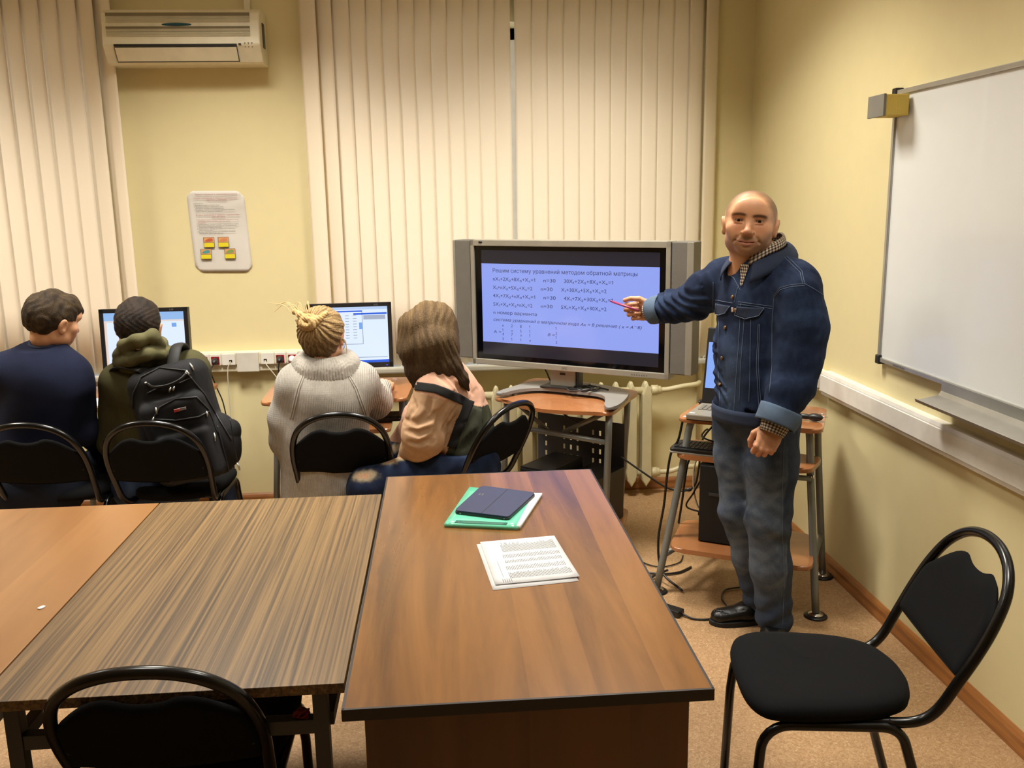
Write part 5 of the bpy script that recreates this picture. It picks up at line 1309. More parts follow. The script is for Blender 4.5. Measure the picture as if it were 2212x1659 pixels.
    def ring_cloth(name, rows, m, parent, closed, su, sv, th=.0018, rowuv=None):
        """a band of cloth through rows of points, with uv so the check follows the weave"""
        n = len(rows[0]); k = len(rows); vs = [tuple(p) for r_ in rows for p in r_]; fs = []; off_ = Vector(off)
        me = bpy.data.meshes.new(name); w = n if closed else n - 1
        for j in range(k - 1):
            for i in range(w): fs.append((j * n + i, j * n + (i + 1) % n, (j + 1) * n + (i + 1) % n, (j + 1) * n + i))
        me.from_pydata([Vector(v) - off_ for v in vs], [], fs); uv = me.uv_layers.new(name='UVMap'); li = 0
        for fi, f in enumerate(fs):
            j, i = divmod(fi, w)
            for a, c_ in ((i, j), (i + 1, j), (i + 1, j + 1), (i, j + 1)): uv.data[li].uv = (a * su, c_ * sv); li += 1
        for p in me.polygons: p.use_smooth = True
        me.materials.append(m); o = bpy.data.objects.new(name, me); col.objects.link(o); o.parent = parent; o['_off'] = list(off)
        md = o.modifiers.new('thick', 'SOLIDIFY'); md.thickness = th; md.offset = 0
        return o
    def cuff(name, c, ax, r0, r1, Ln, m, side, flat=1.0, su=.5, sv=.5, th=.002, rows=8, wob=0.0):
        ax = ax.normalized(); u = (side - ax * side.dot(ax)).normalized(); v = ax.cross(u); n = 40; R_ = []
        for j in range(rows + 1):
            t = j / rows; r_ = r0 + (r1 - r0) * t + wob * math.sin(t * PI)
            R_.append([c + ax * (Ln * t) + (u * math.cos(2 * PI * i / n) + v * math.sin(2 * PI * i / n) * flat) * r_ * (1 + .03 * math.sin(3 * 2 * PI * i / n + t * 4)) for i in range(n)])
        return ring_cloth(name, R_, m, root, True, su, sv, th)
    # --- jacket
    J = Blob((.62, 2.80, .80), (1.55, 3.75, 1.56), .0055); J.T = BM
    J.cone((0, 0, .93), (0, -.005, 1.12), .164, .168, k=.04, flat=((0, 1, 0), 1.2)); J.cone((0, -.005, 1.12), (0, -.012, 1.30), .165, .180, k=.04, flat=((0, 1, 0), 1.38))
    J.cone((-.130, -.015, 1.375), (.135, -.015, 1.375), .088, .088, k=.05, flat=((0, 1, 0), 1.05)); J.cone((0, -.02, 1.385), (0, -.012, 1.425), .100, .078, k=.05)
    J.chain([shL, (shL * .5 + elL * .5) + Vector((.012, -.01, 0)), elL, fmL], (.086, .087, .082, .076), k=.03); J.cone(fmL, wrL + Vector((0, 0, .035)), .076, .060, k=.03)
    e2 = Vector(elR); J.chain([shR, Vector(shR) * .5 + e2 * .5, e2], (.086, .074, .066), k=.035); J.chain([e2, e2 * .45 + Vector(wrR) * .55, Vector(wrR)], (.066, .057, .045), k=.03)
    J.warp(folds(11, .0042, 26, dirs=[(1, .2, .6), (.3, 1, .4), (0, .3, 1)], sharpness=1.5))
    J.warp(folds(4, .0026, 60, dirs=[(1, 0, .8), (0, 1, .8)], sharpness=1.8))
    def arm_folds(X, Y, Z, d):
        a, c_ = BM @ Vector(shR), BM @ Vector(wrR); D = (c_ - a); D2 = D.normalized(); t = (X - a.x) * D2.x + (Y - a.y) * D2.y + (Z - a.z) * D2.z
        w = ((t > .05) & (t < D.length)); ph = 55 * t + 9 * np.sin(Z * 22) + 6 * np.sin(Y * 18)
        return d + w * .0045 * np.sin(ph) * (np.abs(d) < .05)
    J.warp(arm_folds)
    nk_ = BM @ Vector((0, -.01, 1.50)); J.T = BM; J.cone((0, -.012, 1.36), (0, .0, 1.60), .062, .064, k=.006, sub=True)
    for s_ in (0,):
        J.cone((0, .12, 1.45), (.0, .16, 1.33), .030, .002, k=.02, sub=True)
    J.clip(BM @ Vector((0, 0, .893)), (0, 0, -1)) if False else J.warp(lambda X, Y, Z, d: np.maximum(d, .895 - Z + .0 * X) if True else d)
    for w_, pv in ((wrR, elR), (wrL, fmL)):
        w3 = BM @ Vector(w_); ax = (w3 - BM @ Vector(pv)).normalized(); Pp = w3 - ax * .012
        J.warp(lambda X, Y, Z, d, Pp=Pp, ax=ax, w3=w3: np.where((X - w3.x) ** 2 + (Y - w3.y) ** 2 + (Z - w3.z) ** 2 < .0196, np.maximum(d, (X - Pp.x) * ax.x + (Y - Pp.y) * ax.y + (Z - Pp.z) * ax.z), d))
    def jc(V):
        c = np.tile(rgb(23, 34, 58), (len(V), 1)); n = vnoise(V, 8, 30); n2 = vnoise(V, 9, 110)
        c = mixc(c, rgb(42, 58, 86), np.clip(.2 + .8 * n + .5 * n2, 0, .6))
        loc = (V - np.array(O)) @ np.array([[L.x, F.x, 0], [L.y, F.y, 0], [0, 0, 1]]); wear = np.exp(-((loc[:, 0] - .0) / .05) ** 2) * (loc[:, 1] > .05) * sg((1.15 - loc[:, 2]) / .03)
        return mixc(c, rgb(74, 90, 114), .5 * wear)
    v, q = J.net(); jk = mesh_obj('denim_jacket', [(v, q, None, jc)], m_denim, root)
    jt = bvh(jk)
    # waistband, collar, seams and pockets
    wbd = []
    for z in (.868, .885, .905, .922):
        wbd.append([b((.1645) * math.cos(a), (.1645) * math.sin(a) / 1.17, z) for a in [2 * PI * i / 56 for i in range(56)]])
    m_den2 = mat('denim_band', C(30, 42, 66), .9, bump=(600, .4)); m_fade = mat('denim_inside', C(78, 96, 118), .9, bump=(600, .4))
    m_shc = mat('worn_denim', C(50, 64, 88), .9, bump=(500, .4))
    rs = [[tuple(p) for p in r_] for r_ in wbd]
    ring_cloth('waistband', wbd, m_den2, jk, True, 1, 1, .006)
    def collar(name, m, r_in, r_out, ztop, drop, gap, tipd, th, su=1, sv=1, fwd=0.0, par=None):
        rows = []; n = 40; K = 7
        for j in range(K):
            t = j / (K - 1); row = []
            for i in range(n + 1):
                a = R(-90 + gap) + (2 * PI - 2 * R(gap)) * i / n                # from front-left round the back to front-right; 0 deg = his left
                a2 = a + PI; fr = math.cos((i / n - .5) * 2 * PI)                 # -1 at the fronts, +1 at the back
                e = abs(i / n - .5) * 2
                zt = ztop - .075 * max(0, e - .15) ** 1.3; z = zt + .010 * math.sin(t * PI) - drop * max(0, t - .12) - tipd * t * max(0, e - .75) * 2.0
                r_ = r_in + (r_out - r_in) * min(1, t * 1.25) ** .8 * (.55 + .45 * min(1, e * 1.6)) + .018 * t * max(0, e - .7) * 2
                row.append(b(r_ * math.cos(a + PI) * -1 * -1, -.016 + r_ * math.sin(a + PI) * 1.0 + .028 * max(0, e - .3), z))
            rows.append(row)
        return ring_cloth(name, rows, m, par or jk, False, su, sv, th)
    collar('jacket_collar', m_den2, .080, .128, 1.512, .052, 30, .045, .004)
    collar('shirt_collar', chk, .062, .080, 1.545, .035, 18, .030, .002, su=1.0, sv=1.0, par=root)
    # sleeves' turned-up cuffs and the shirt cuffs
    wR3, wL3 = BM @ Vector(wrR), BM @ Vector(wrL); aR = (wR3 - BM @ e2).normalized(); aL = (wL3 - BM @ fmL).normalized()
    cuff('turned_cuff', wR3 - aR * .045, aR, .054, .047, .055, m_fade, Vector((0, 0, 1)), th=.006, wob=.003)
    cuff('turned_cuff', wL3 - aL * .050, aL, .070, .068, .060, m_fade, F, th=.006, wob=.003)
    cuff('shirt_cuff', wR3 + aR * .005, aR, .036, .033, .022, chk, Vector((0, 0, 1)), su=.6, sv=.5)
    cuff('shirt_cuff', wL3 + aL * .000, aL, .050, .042, .042, chk, F, su=.6, sv=.55)
    sm = MB()
    for pts in ([(1601, 655), (1596, 740), (1590, 820), (1585, 900)], [(1622, 690), (1620, 800), (1618, 868)], [(1608, 690), (1600, 790), (1597, 868)],
                [(1638, 700), (1634, 790), (1640, 890)], [(1641, 700), (1638, 790), (1645, 890)], [(1545, 648), (1583, 655)], [(1595, 652), (1668, 662)], [(1595, 657), (1668, 667)],
                [(1553, 690), (1551, 780), (1556, 888)], [(1671, 640), (1685, 622), (1710, 615), (1738, 613)], [(1671, 644), (1686, 626), (1711, 619), (1738, 617)], [(1738, 613), (1760, 625), (1779, 638)],
                [(1738, 613), (1732, 585), (1712, 565), (1697, 552)], [(1734, 613), (1728, 588), (1709, 570), (1695, 556)], [(1672, 645), (1668, 700), (1668, 790), (1662, 850)],
                [(1570, 590), (1585, 600), (1600, 628)], [(1603, 600), (1592, 628), (1586, 655)], [(1541, 610), (1541, 650), (1540, 700)]): seam(jt, pts, mb=sm)
    sm.build('stitching', m_stitch, jk)
    lay(jt, 'placket', [(1583, 656), (1603, 658)], [(1566, 893), (1590, 895)], m_shc, jk, lift=.003)
    for tp, bt in (([(1551, 656), (1580, 661)], [(1549, 677), (1556, 681), (1570, 676)]), ([(1596, 662), (1652, 665)], [(1590, 680), (1612, 689), (1640, 682)])):
        lay(jt, 'pocket_flap', tp, bt, m_den2, jk, lift=.006, th=.003); s2 = MB(); seam(jt, [tp[0], *bt, tp[1]], lift=.0085, r=.0012, mb=s2); s2.build('stitching', m_stitch, jk)
    for p in ((1568, 708), (1561, 773), (1556, 831), (1612, 676), (1590, 670), (1584, 642)):
        h_ = hit(jt, *p)
        if h_: MB().lathe([(.0075, 0), (.0075, .003), (.004, .0045), (0, .0045)], h_[0] + h_[1] * .003, axis=h_[1], n=16).build('button', mat('copper_button', C(110, 84, 56), .35, metal=.6) if not bpy.data.materials.get('copper_button') else bpy.data.materials['copper_button'], jk)
    lay(jt, 'tab', [(1582, 664), (1586, 664)], [(1582, 674), (1586, 674)], mat('white_tab', C(190, 176, 172), .8), jk, lift=.005)
    chk2 = chk.copy(); chk2.name = 'checked_shirt_front'; mpn = chk2.node_tree.nodes.new('ShaderNodeMapping'); mpn.inputs['Scale'].default_value = (210, 210, 95); mpn.inputs['Rotation'].default_value = (R(90), 0, 0)
    chk2.node_tree.links.new([n for n in chk2.node_tree.nodes if n.type == 'TEX_COORD'][0].outputs['Object'], mpn.inputs['Vector']); chk2.node_tree.links.new(mpn.outputs[0], [n for n in chk2.node_tree.nodes if n.type == 'SEPXYZ'][0].inputs[0])
    vpt = patch(jt, [(1601, 570), (1620, 572)], [(1600, 618), (1604, 618)], .0035, n=6, m=10).build('shirt_front', chk2, root, smooth=True)
    # --- jeans
    P = Blob((.75, 2.85, .02), (1.50, 3.65, 1.0), .0055); P.T = BM
    P.cone((0, -.005, .965), (0, -.01, .90), .128, .140, k=.03, flat=((0, 1, 0), 1.22))
    P.ell((.06, -.055, .87), (.085, .075, .085), k=.04); P.ell((-.06, -.055, .87), (.085, .075, .085), k=.04)
    P.chain([hipL, (.092, -.002, .70), knL, (.088, -.022, .30), anL], (.098, .090, .079, .072, .070), k=.03)
    P.chain([hipR, (-.076, -.005, .70), knR, (-.058, -.065, .30), anR], (.098, .088, .074, .066, .064), k=.03)
    P.warp(folds(21, .0028, 20, dirs=[(.3, .3, 1), (.6, 0, 1), (0, .5, 1)], sharpness=1.5)); P.warp(folds(22, .0016, 48, dirs=[(.5, 0, 1), (-.5, .2, 1)], sharpness=1.7))
    def knee(X, Y, Z, d): return d + .0028 * np.exp(-((Z - .50) / .08) ** 2) * np.sin(62 * Z + 40 * X + 34 * Y + 2 * np.sin(30 * Y)) * (np.abs(d) < .05) + .004 * np.exp(-((Z - .12) / .07) ** 2) * np.sin(70 * Z - 34 * X + 2 * np.sin(24 * X)) * (np.abs(d) < .05)
    P.warp(knee); P.warp(lambda X, Y, Z, d: np.maximum(np.maximum(d, .042 - Z), Z - .90))
    IM = np.array([[L.x, F.x, 0], [L.y, F.y, 0], [0, 0, 1]])
    def pc(V):
        loc = (V - np.array(O)) @ IM; z = loc[:, 2]; c = np.tile(rgb(38, 50, 72), (len(V), 1)); n = vnoise(V, 31, 26); n2 = vnoise(V, 32, 80)
        wear = np.exp(-((z - .62) / .14) ** 2) * (loc[:, 1] > .02) + .8 * np.exp(-((z - .34) / .12) ** 2) * (loc[:, 1] > -.02) + .25
        return mixc(c, rgb(104, 114, 126), np.clip(wear * (.55 + .5 * n + .4 * n2), 0, .75))
    v, q = P.net(); je = mesh_obj('jeans', [(v, q, None, pc)], m_denim, root); pt = bvh(je); sm = MB()
    for pts in ([(1694, 930), (1690, 1050), (1690, 1160), (1694, 1260), (1690, 1350)], [(1722, 918), (1722, 960), (1732, 1000)]): seam(pt, pts, r=.0009, mb=sm)
    sm.build('stitching', m_stitch, je)
    # --- shoes
    for a_, dx, nm in (((anR[0], anR[1]), Vector((-1, -.04, 0)), 0), ((anL[0], anL[1]), Vector((-.45, -.89, 0)), 1)):
        c = b(a_[0], a_[1], 0); dx.normalize(); dy = Vector((-dx.y, dx.x, 0)); SM = Matrix.Translation((c.x, c.y, 0)) @ Matrix((dx, dy, Vector((0, 0, 1)))).transposed().to_4x4()
        K_ = Blob((-.10, -.07, -.005), (.24, .07, .14), .003)
        K_.cone((-.055, 0, .045), (.05, 0, .05), .036, .038, k=.02); K_.cone((.05, 0, .045), (.165, .0, .032), .043, .038, k=.03, flat=((0, 0, 1), 1.25)); K_.cone((-.04, 0, .05), (0, 0, .11), .036, .04, k=.02)
        K_.warp(lambda X, Y, Z, d: np.maximum(d, .018 - Z)); K_.ell((.06, 0, .10), (.05, .03, .02), k=.012, sub=True)
        K_.chain([(.19, 0, .055), (.14, .030, .058), (.08, .034, .068)], (.002, .002, .002), k=.004, sub=True); K_.chain([(.19, 0, .055), (.14, -.030, .058), (.08, -.034, .068)], (.002, .002, .002), k=.004, sub=True)
        v, q = K_.net(); sh = mesh_obj('shoe', [(v, q, SM, lambda V: np.tile(rgb(16, 15, 15), (len(V), 1)))], m_leather, root)
        out = curve2([(-.095, 0), (-.08, .034), (0, .038), (.10, .047), (.175, .040), (.210, 0), (.175, -.040), (.10, -.047), (0, -.038), (-.08, -.034)], 5)
        MB(SM).prism(out, .0, .020, bev=.004).build('sole', m_blackm, sh, off=off)
    # --- marker in the hand
    a = at(1318, 650, 3.64); c_ = at(1367, 667, 3.58); mk = thing('marker', 'pink marker held by the standing teacher, pointing at the slide', 'marker', tuple(c_), world=True)
    MB().tube([a + (c_ - a) * .10, c_ + (c_ - a) * .25], .0048, n=12).build('barrel', mat('pink_barrel', C(150, 56, 100), .35), mk)
    MB().tube([a, a + (c_ - a) * .11], [.003, .0046], n=12).build('tip', mat('dark_pink_cap', C(120, 40, 90), .35), mk)
teacher()

# ------------------------------------------------------------------ the seated students
def hair_wrap(kind):
    def f(B):
        if kind == 'crop':      # thick short hair, longer on top, swept forward
            B.d0 = B.d.copy()
    return f
def seated(label, neck, hc, fwd, face, roll, pitch, sh, hips, arms, skin_h=.0075, headh=.003, bodylo=None, bodyhi=None, scale=1.0, legs=None, hands=()):
    """bare body of a seated person; returns root and head matrix. sh: (left, right) shoulders; arms: (left chain, right chain)"""
    off = (hips[0], hips[1], 0.0)
    T = HM(hc, face, roll=roll, pitch=pitch) @ Matrix.Diagonal((scale, scale, scale, 1))
    pts = [neck, hc, *sh, hips] + [p for a in arms for p in a] + [p for l in (legs or []) for p in l]
    lo = [min(p[i] for p in pts) - .16 for i in range(3)]; hi = [max(p[i] for p in pts) + .16 for i in range(3)]
    S = Blob(lo, hi, .009); nk = Vector(neck); hp = Vector(hips); mid = nk * .5 + hp * .5
    S.cone(hp, mid, .125, .11, k=.05); S.cone(mid, nk * .8 + hp * .2, .11, .11, k=.05); S.cone(Vector(sh[0]) * .8 + nk * .2, Vector(sh[1]) * .8 + nk * .2, .055, k=.05)
    S.cone(nk * .85 + hp * .15, nk + (Vector(hc) - nk) * .45, .056, .052, k=.03)
    for s_, a in zip(sh, arms): S.chain([s_] + list(a), [.042, .036] + [.026] * (len(a) - 1), k=.02)
    for l in (legs or []): S.chain(l, (.075, .052, .036)[:len(l)], k=.03)
    v0, q0 = S.net(); v1, q1 = head_net(headh, lids=False, neck=.085)
    parts = [(v0, q0, None, lambda V: np.tile(SK, (len(V), 1))), (v1, q1, T, lambda V: np.tile(SK, (len(V), 1)))]
    for m_, M, curl, th in hands:
        (vh, _, _) = hand_net(m_, curl, th, h=.0024); parts.append((vh[0], vh[1], M, skin_hand))
    root = mesh_obj('person', parts, m_skin, off=off); tag(root, label, 'person')
    return root, T
def const(c): return lambda V: np.tile(c, (len(V), 1))
def hand_M(w, y, back):
    y = Vector(y).normalized(); z = Vector(back); z = (z - y * z.dot(y)).normalized(); x = y.cross(z)
    return Matrix.Translation(w) @ Matrix((x, y, z)).transposed().to_4x4()

# --- boy in the navy sweater
def boy_navy():
    neck = at(101, 755, 3.93); hc = at(117, 688, 3.95); shR, shL = at(160, 815, 3.96), at(8, 806, 3.90); hip = at(88, 1058, 3.98)
    elR, wrR = at(182, 930, 4.02), at(215, 962, 4.28); elL, wrL = at(-20, 930, 3.98), at(60, 965, 4.28)
    kR, kL = hip + Vector((.17, .42, .04)), hip + Vector((-.14, .42, .04))
    face = Vector((.62, .78, 0))
    root, T = seated('boy in a navy sweater with short brown hair looking down, seated at the left edge', neck, hc, (0, 1, 0), face, R(6), -R(15), (shL, shR), hip, ((elL, wrL), (elR, wrR)), scale=1.0,
                     legs=((hip + Vector((-.09, .06, 0)), kL, kL + Vector((0, .05, -.42))), (hip + Vector((.09, .06, 0)), kR, kR + Vector((0, .05, -.42)))), hands=((-1, hand_M(wrR, (.1, 1, -.1), (0, 0, 1)), ((20, 25, 15),) * 4, ((.7, .7, -.1), (.3, .95, 0), (0, 1, 0))), (1, hand_M(wrL, (.2, 1, -.1), (0, 0, 1)), ((20, 25, 15),) * 4, ((.7, .7, -.1), (.3, .95, 0), (0, 1, 0)))))
    H = Blob((-.115, -.14, -.10), (.115, .13, .14), .0026)
    H.ell((0, -.014, .028), (.090, .105, .094), k=.02); H.ell((0, -.042, -.002), (.085, .082, .080), k=.03); H.ell((0, .045, .062), (.062, .052, .046), k=.03); H.ell((0, .088, .052), (.046, .022, .020), k=.03)
    H.warp(lambda X, Y, Z, d: d + .0022 * np.sin(190 * X + 3 * np.sin(40 * Y + 30 * Z)) * np.sin(70 * Y + 2 * np.sin(60 * Z)) + .003 * np.sin(45 * X + 60 * Y))
    H.warp(lambda X, Y, Z, d: np.maximum(d, np.where(Y < -.01, -.078 - Z - .10 * np.abs(X), np.where(Y < .055, .004 - Z + (.0), .036 - Z)))); H.ell((.100, -.004, -.020), (.018, .026, .032), k=.004, sub=True); H.ell((-.100, -.004, -.020), (.018, .026, .032), k=.004, sub=True)
    def hcf(V): n = vnoise(V, 2, 100); return mixc(np.tile(rgb(40, 30, 20), (len(V), 1)), rgb(78, 62, 40), np.clip(.35 + .7 * n, 0, 1))
    v, q = H.net(); mesh_obj('hair', [(v, q, T, hcf)], m_short, root)
    S = Blob([min(shL.x, elL.x) - .22, 3.68, .36], [wrR.x + .15, 4.42, 1.16], .0065)
    F2 = ((0, 1, 0), 1.25)
    S.cone(hip + Vector((0, 0, -.04)), hip + Vector((0, -.01, .20)), .165, .165, k=.05, flat=F2); S.cone(hip + Vector((0, -.01, .20)), neck + Vector((-.02, -.01, -.14)), .165, .18, k=.06, flat=F2)
    S.cone(shL + Vector((.02, 0, -.0)), shR + Vector((-.03, 0, .0)), .075, .078, k=.07); S.cone(neck + Vector((-.015, 0, -.05)), neck + Vector((.0, 0, .03)), .088, .064, k=.06)
    S.chain([shR, elR, wrR], (.074, .060, .044), k=.035); S.chain([shL, elL, wrL], (.074, .060, .044), k=.035)
    S.warp(folds(41, .0035, 24, dirs=[(.5, .2, 1), (-.4, 0, 1)], sharpness=1.5)); S.warp(lambda X, Y, Z, d: np.where((X - neck.x) ** 2 + (Y - neck.y) ** 2 < .02, np.maximum(d, Z - neck.z - .034 - .3 * (Y - neck.y)), d))
    v, q = S.net(); o = mesh_obj('sweater', [(v, q, None, const(rgb(30, 35, 56)))], m_cloth, root)
    c = neck + Vector((.0, 0, .034)); MB().tube([c + Vector((.062 * math.cos(a), .060 * math.sin(a), .018 * math.sin(a))) for a in [2 * PI * i / 30 for i in range(30)]], .0075, n=8, closed=True).build('neckband', mat('navy_rib', C(26, 32, 58), .9), o)
    MB().tube([c + Vector((.003 + .0595 * math.cos(a), .0 + .0585 * math.sin(a), .016 - .004 * math.sin(a))) for a in [2 * PI * i / 30 for i in range(30)]], .0016, n=6, closed=True).build('cord_necklace', mat('brown_cord', C(80, 50, 34), .7), root)
    P = Blob([hip.x - .33, hip.y - .2, .02], [hip.x + .36, hip.y + .66, .62], .008)
    P.cone(hip + Vector((-.07, -.02, -.0)), hip + Vector((.07, -.02, 0)), .125, k=.04)
    for k_, s_ in ((kR, .09), (kL, -.09)): P.chain([hip + Vector((s_, .03, .0)), k_, k_ + Vector((0, .05, -.40))], (.095, .075, .06), k=.03)
    P.warp(folds(42, .003, 28)); v, q = P.net(); mesh_obj('jeans', [(v, q, None, const(rgb(26, 30, 42)))], m_denim, root)
boy_navy()

# --- boy in the olive hoodie
def boy_olive():
    neck = at(322, 775, 4.01); hc = at(300, 700, 4.0); shL, shR = at(258, 826, 4.01), at(415, 800, 4.08); hip = at(345, 1045, 4.05)
    elL, wrL = at(247, 955, 4.06), at(262, 945, 4.33); elR, wrR = at(428, 930, 4.15), at(360, 930, 4.36)
    kL, kR = hip + Vector((-.12, .42, .04)), hip + Vector((.16, .42, .04))
    root, T = seated('boy in an olive hoodie seen from behind wearing a black backpack', neck, hc, (0, 1, 0), Vector((-.05, 1, 0)), R(5), -R(4), (shL, shR), hip, ((elL, wrL), (elR, wrR)), scale=1.02,
                     legs=((hip + Vector((-.09, .06, 0)), kL, kL + Vector((0, .05, -.42))), (hip + Vector((.09, .06, 0)), kR, kR + Vector((0, .05, -.42)))), hands=((1, hand_M(wrL, (.1, 1, -.1), (0, 0, 1)), ((20, 25, 15),) * 4, ((.7, .7, -.1), (.3, .95, 0), (0, 1, 0))), (-1, hand_M(wrR, (-.1, 1, -.1), (0, 0, 1)), ((20, 25, 15),) * 4, ((.7, .7, -.1), (.3, .95, 0), (0, 1, 0)))))
    H = Blob((-.11, -.135, -.10), (.11, .12, .13), .0026)
    H.ell((0, -.014, .026), (.088, .104, .091), k=.02); H.ell((0, -.042, -.004), (.084, .080, .079), k=.03); H.ell((.0, .055, .06), (.06, .04, .04), k=.03)
    H.warp(lambda X, Y, Z, d: d + .0012 * np.sin(230 * X + 3 * np.sin(60 * Z)) * np.sin(180 * Z) + .0015 * np.sin(60 * X + 50 * Z))
    H.warp(lambda X, Y, Z, d: np.maximum(d, np.where(Y < -.01, -.068 - Z, np.where(Y < .05, -.002 - Z, .036 - Z))))
    for x in (-1, 1): H.ell((x * .100, -.004, -.018), (.023, .028, .034), k=.004, sub=True)
    def hcf(V): n = vnoise(V, 2, 100); return mixc(np.tile(rgb(24, 18, 14), (len(V), 1)), rgb(58, 42, 30), np.clip(.3 + .6 * n, 0, 1))
    v, q = H.net(); mesh_obj('hair', [(v, q, T, hcf)], m_short, root)
    S = Blob([shL.x - .17, 3.78, .36], [shR.x + .20, 4.52, 1.22], .0062); F2 = ((0, 1, 0), 1.2)
    S.cone(hip + Vector((0, 0, -.03)), hip + Vector((0, 0, .22)), .16, .168, k=.05, flat=F2); S.cone(hip + Vector((0, 0, .22)), neck + Vector((0, 0, -.15)), .168, .175, k=.06, flat=F2)
    S.cone(shL + Vector((.02, 0, 0)), shR + Vector((-.02, 0, 0)), .078, .082, k=.07)
    S.chain([shL, elL, wrL], (.080, .072, .048), k=.035); S.chain([shR, elR, wrR], (.084, .072, .048), k=.035)
    S.warp(folds(51, .0045, 22, dirs=[(.5, .2, 1), (-.4, 0, 1)], sharpness=1.4))
    v, q = S.net()
    def oc(V): n = vnoise(V, 7, 12); return mixc(np.tile(rgb(66, 64, 42), (len(V), 1)), rgb(84, 80, 54), np.clip(.4 + n, 0, 1))
    o = mesh_obj('hoodie', [(v, q, None, oc)], m_cloth, root)
    # bunched hood round the neck
    D = Blob([neck.x - .24, neck.y - .24, neck.z - .16], [neck.x + .24, neck.y + .22, neck.z + .17], .005)
    def ring(c, rx, ry, tilt, tz, a0=0, a1=360, n=14): return [c + Vector((rx * math.cos(R(a)), ry * math.sin(R(a)), tz + tilt[0] * math.cos(R(a)) + tilt[1] * math.sin(R(a)))) for a in np.linspace(a0, a1, n)]
    c = neck + Vector((-.0, -.01, -.01))
    P1 = ring(c, .090, .080, (.036, -.012), -.008); D.chain(P1, [.034] * 14, k=.02)
    P2 = ring(c + Vector((-.02, -.03, .035)), .088, .075, (.030, .022), .012, 150, 400); D.chain(P2, [.024] * 14, k=.012)
    P3 = [at(256, 765, 3.92), at(272, 748, 3.86), at(298, 736, 3.84), at(328, 726, 3.86), at(346, 742, 3.90)]; D.chain(P3, (.026, .031, .031, .028, .026), k=.015)
    P4 = [at(258, 784, 3.92), at(285, 774, 3.86), at(320, 764, 3.84), at(348, 768, 3.88)]; D.chain(P4, (.022, .027, .027, .024), k=.015)
    D.warp(folds(55, .005, 40, dirs=[(.6, 0, 1), (.2, 1, .5)], sharpness=1.6)); D.cone(neck, hc + Vector((0, 0, .02)), .058, .075, k=.01, sub=True)
    v, q = D.net(); mesh_obj('hood', [(v, q, None, lambda V: mixc(np.tile(rgb(82, 79, 54), (len(V), 1)), rgb(104, 100, 70), np.clip(.4 + vnoise(V, 7, 20), 0, 1)))], m_cloth, o)
    P = Blob([hip.x - .33, hip.y - .2, .02], [hip.x + .40, hip.y + .66, .62], .008)
    P.cone(hip + Vector((-.07, -.02, -.0)), hip + Vector((.07, -.02, 0)), .13, k=.04)
    for k_, s_ in ((kR, .09), (kL, -.09)): P.chain([hip + Vector((s_, .03, .0)), k_, k_ + Vector((0, .05, -.40))], (.10, .078, .062), k=.03)
    P.warp(folds(52, .003, 28)); v, q = P.net(); mesh_obj('jeans', [(v, q, None, lambda V: mixc(np.tile(rgb(36, 50, 76), (len(V), 1)), rgb(70, 88, 116), np.clip(.3 + vnoise(V, 9, 30), 0, 1)))], m_denim, root)
boy_olive()

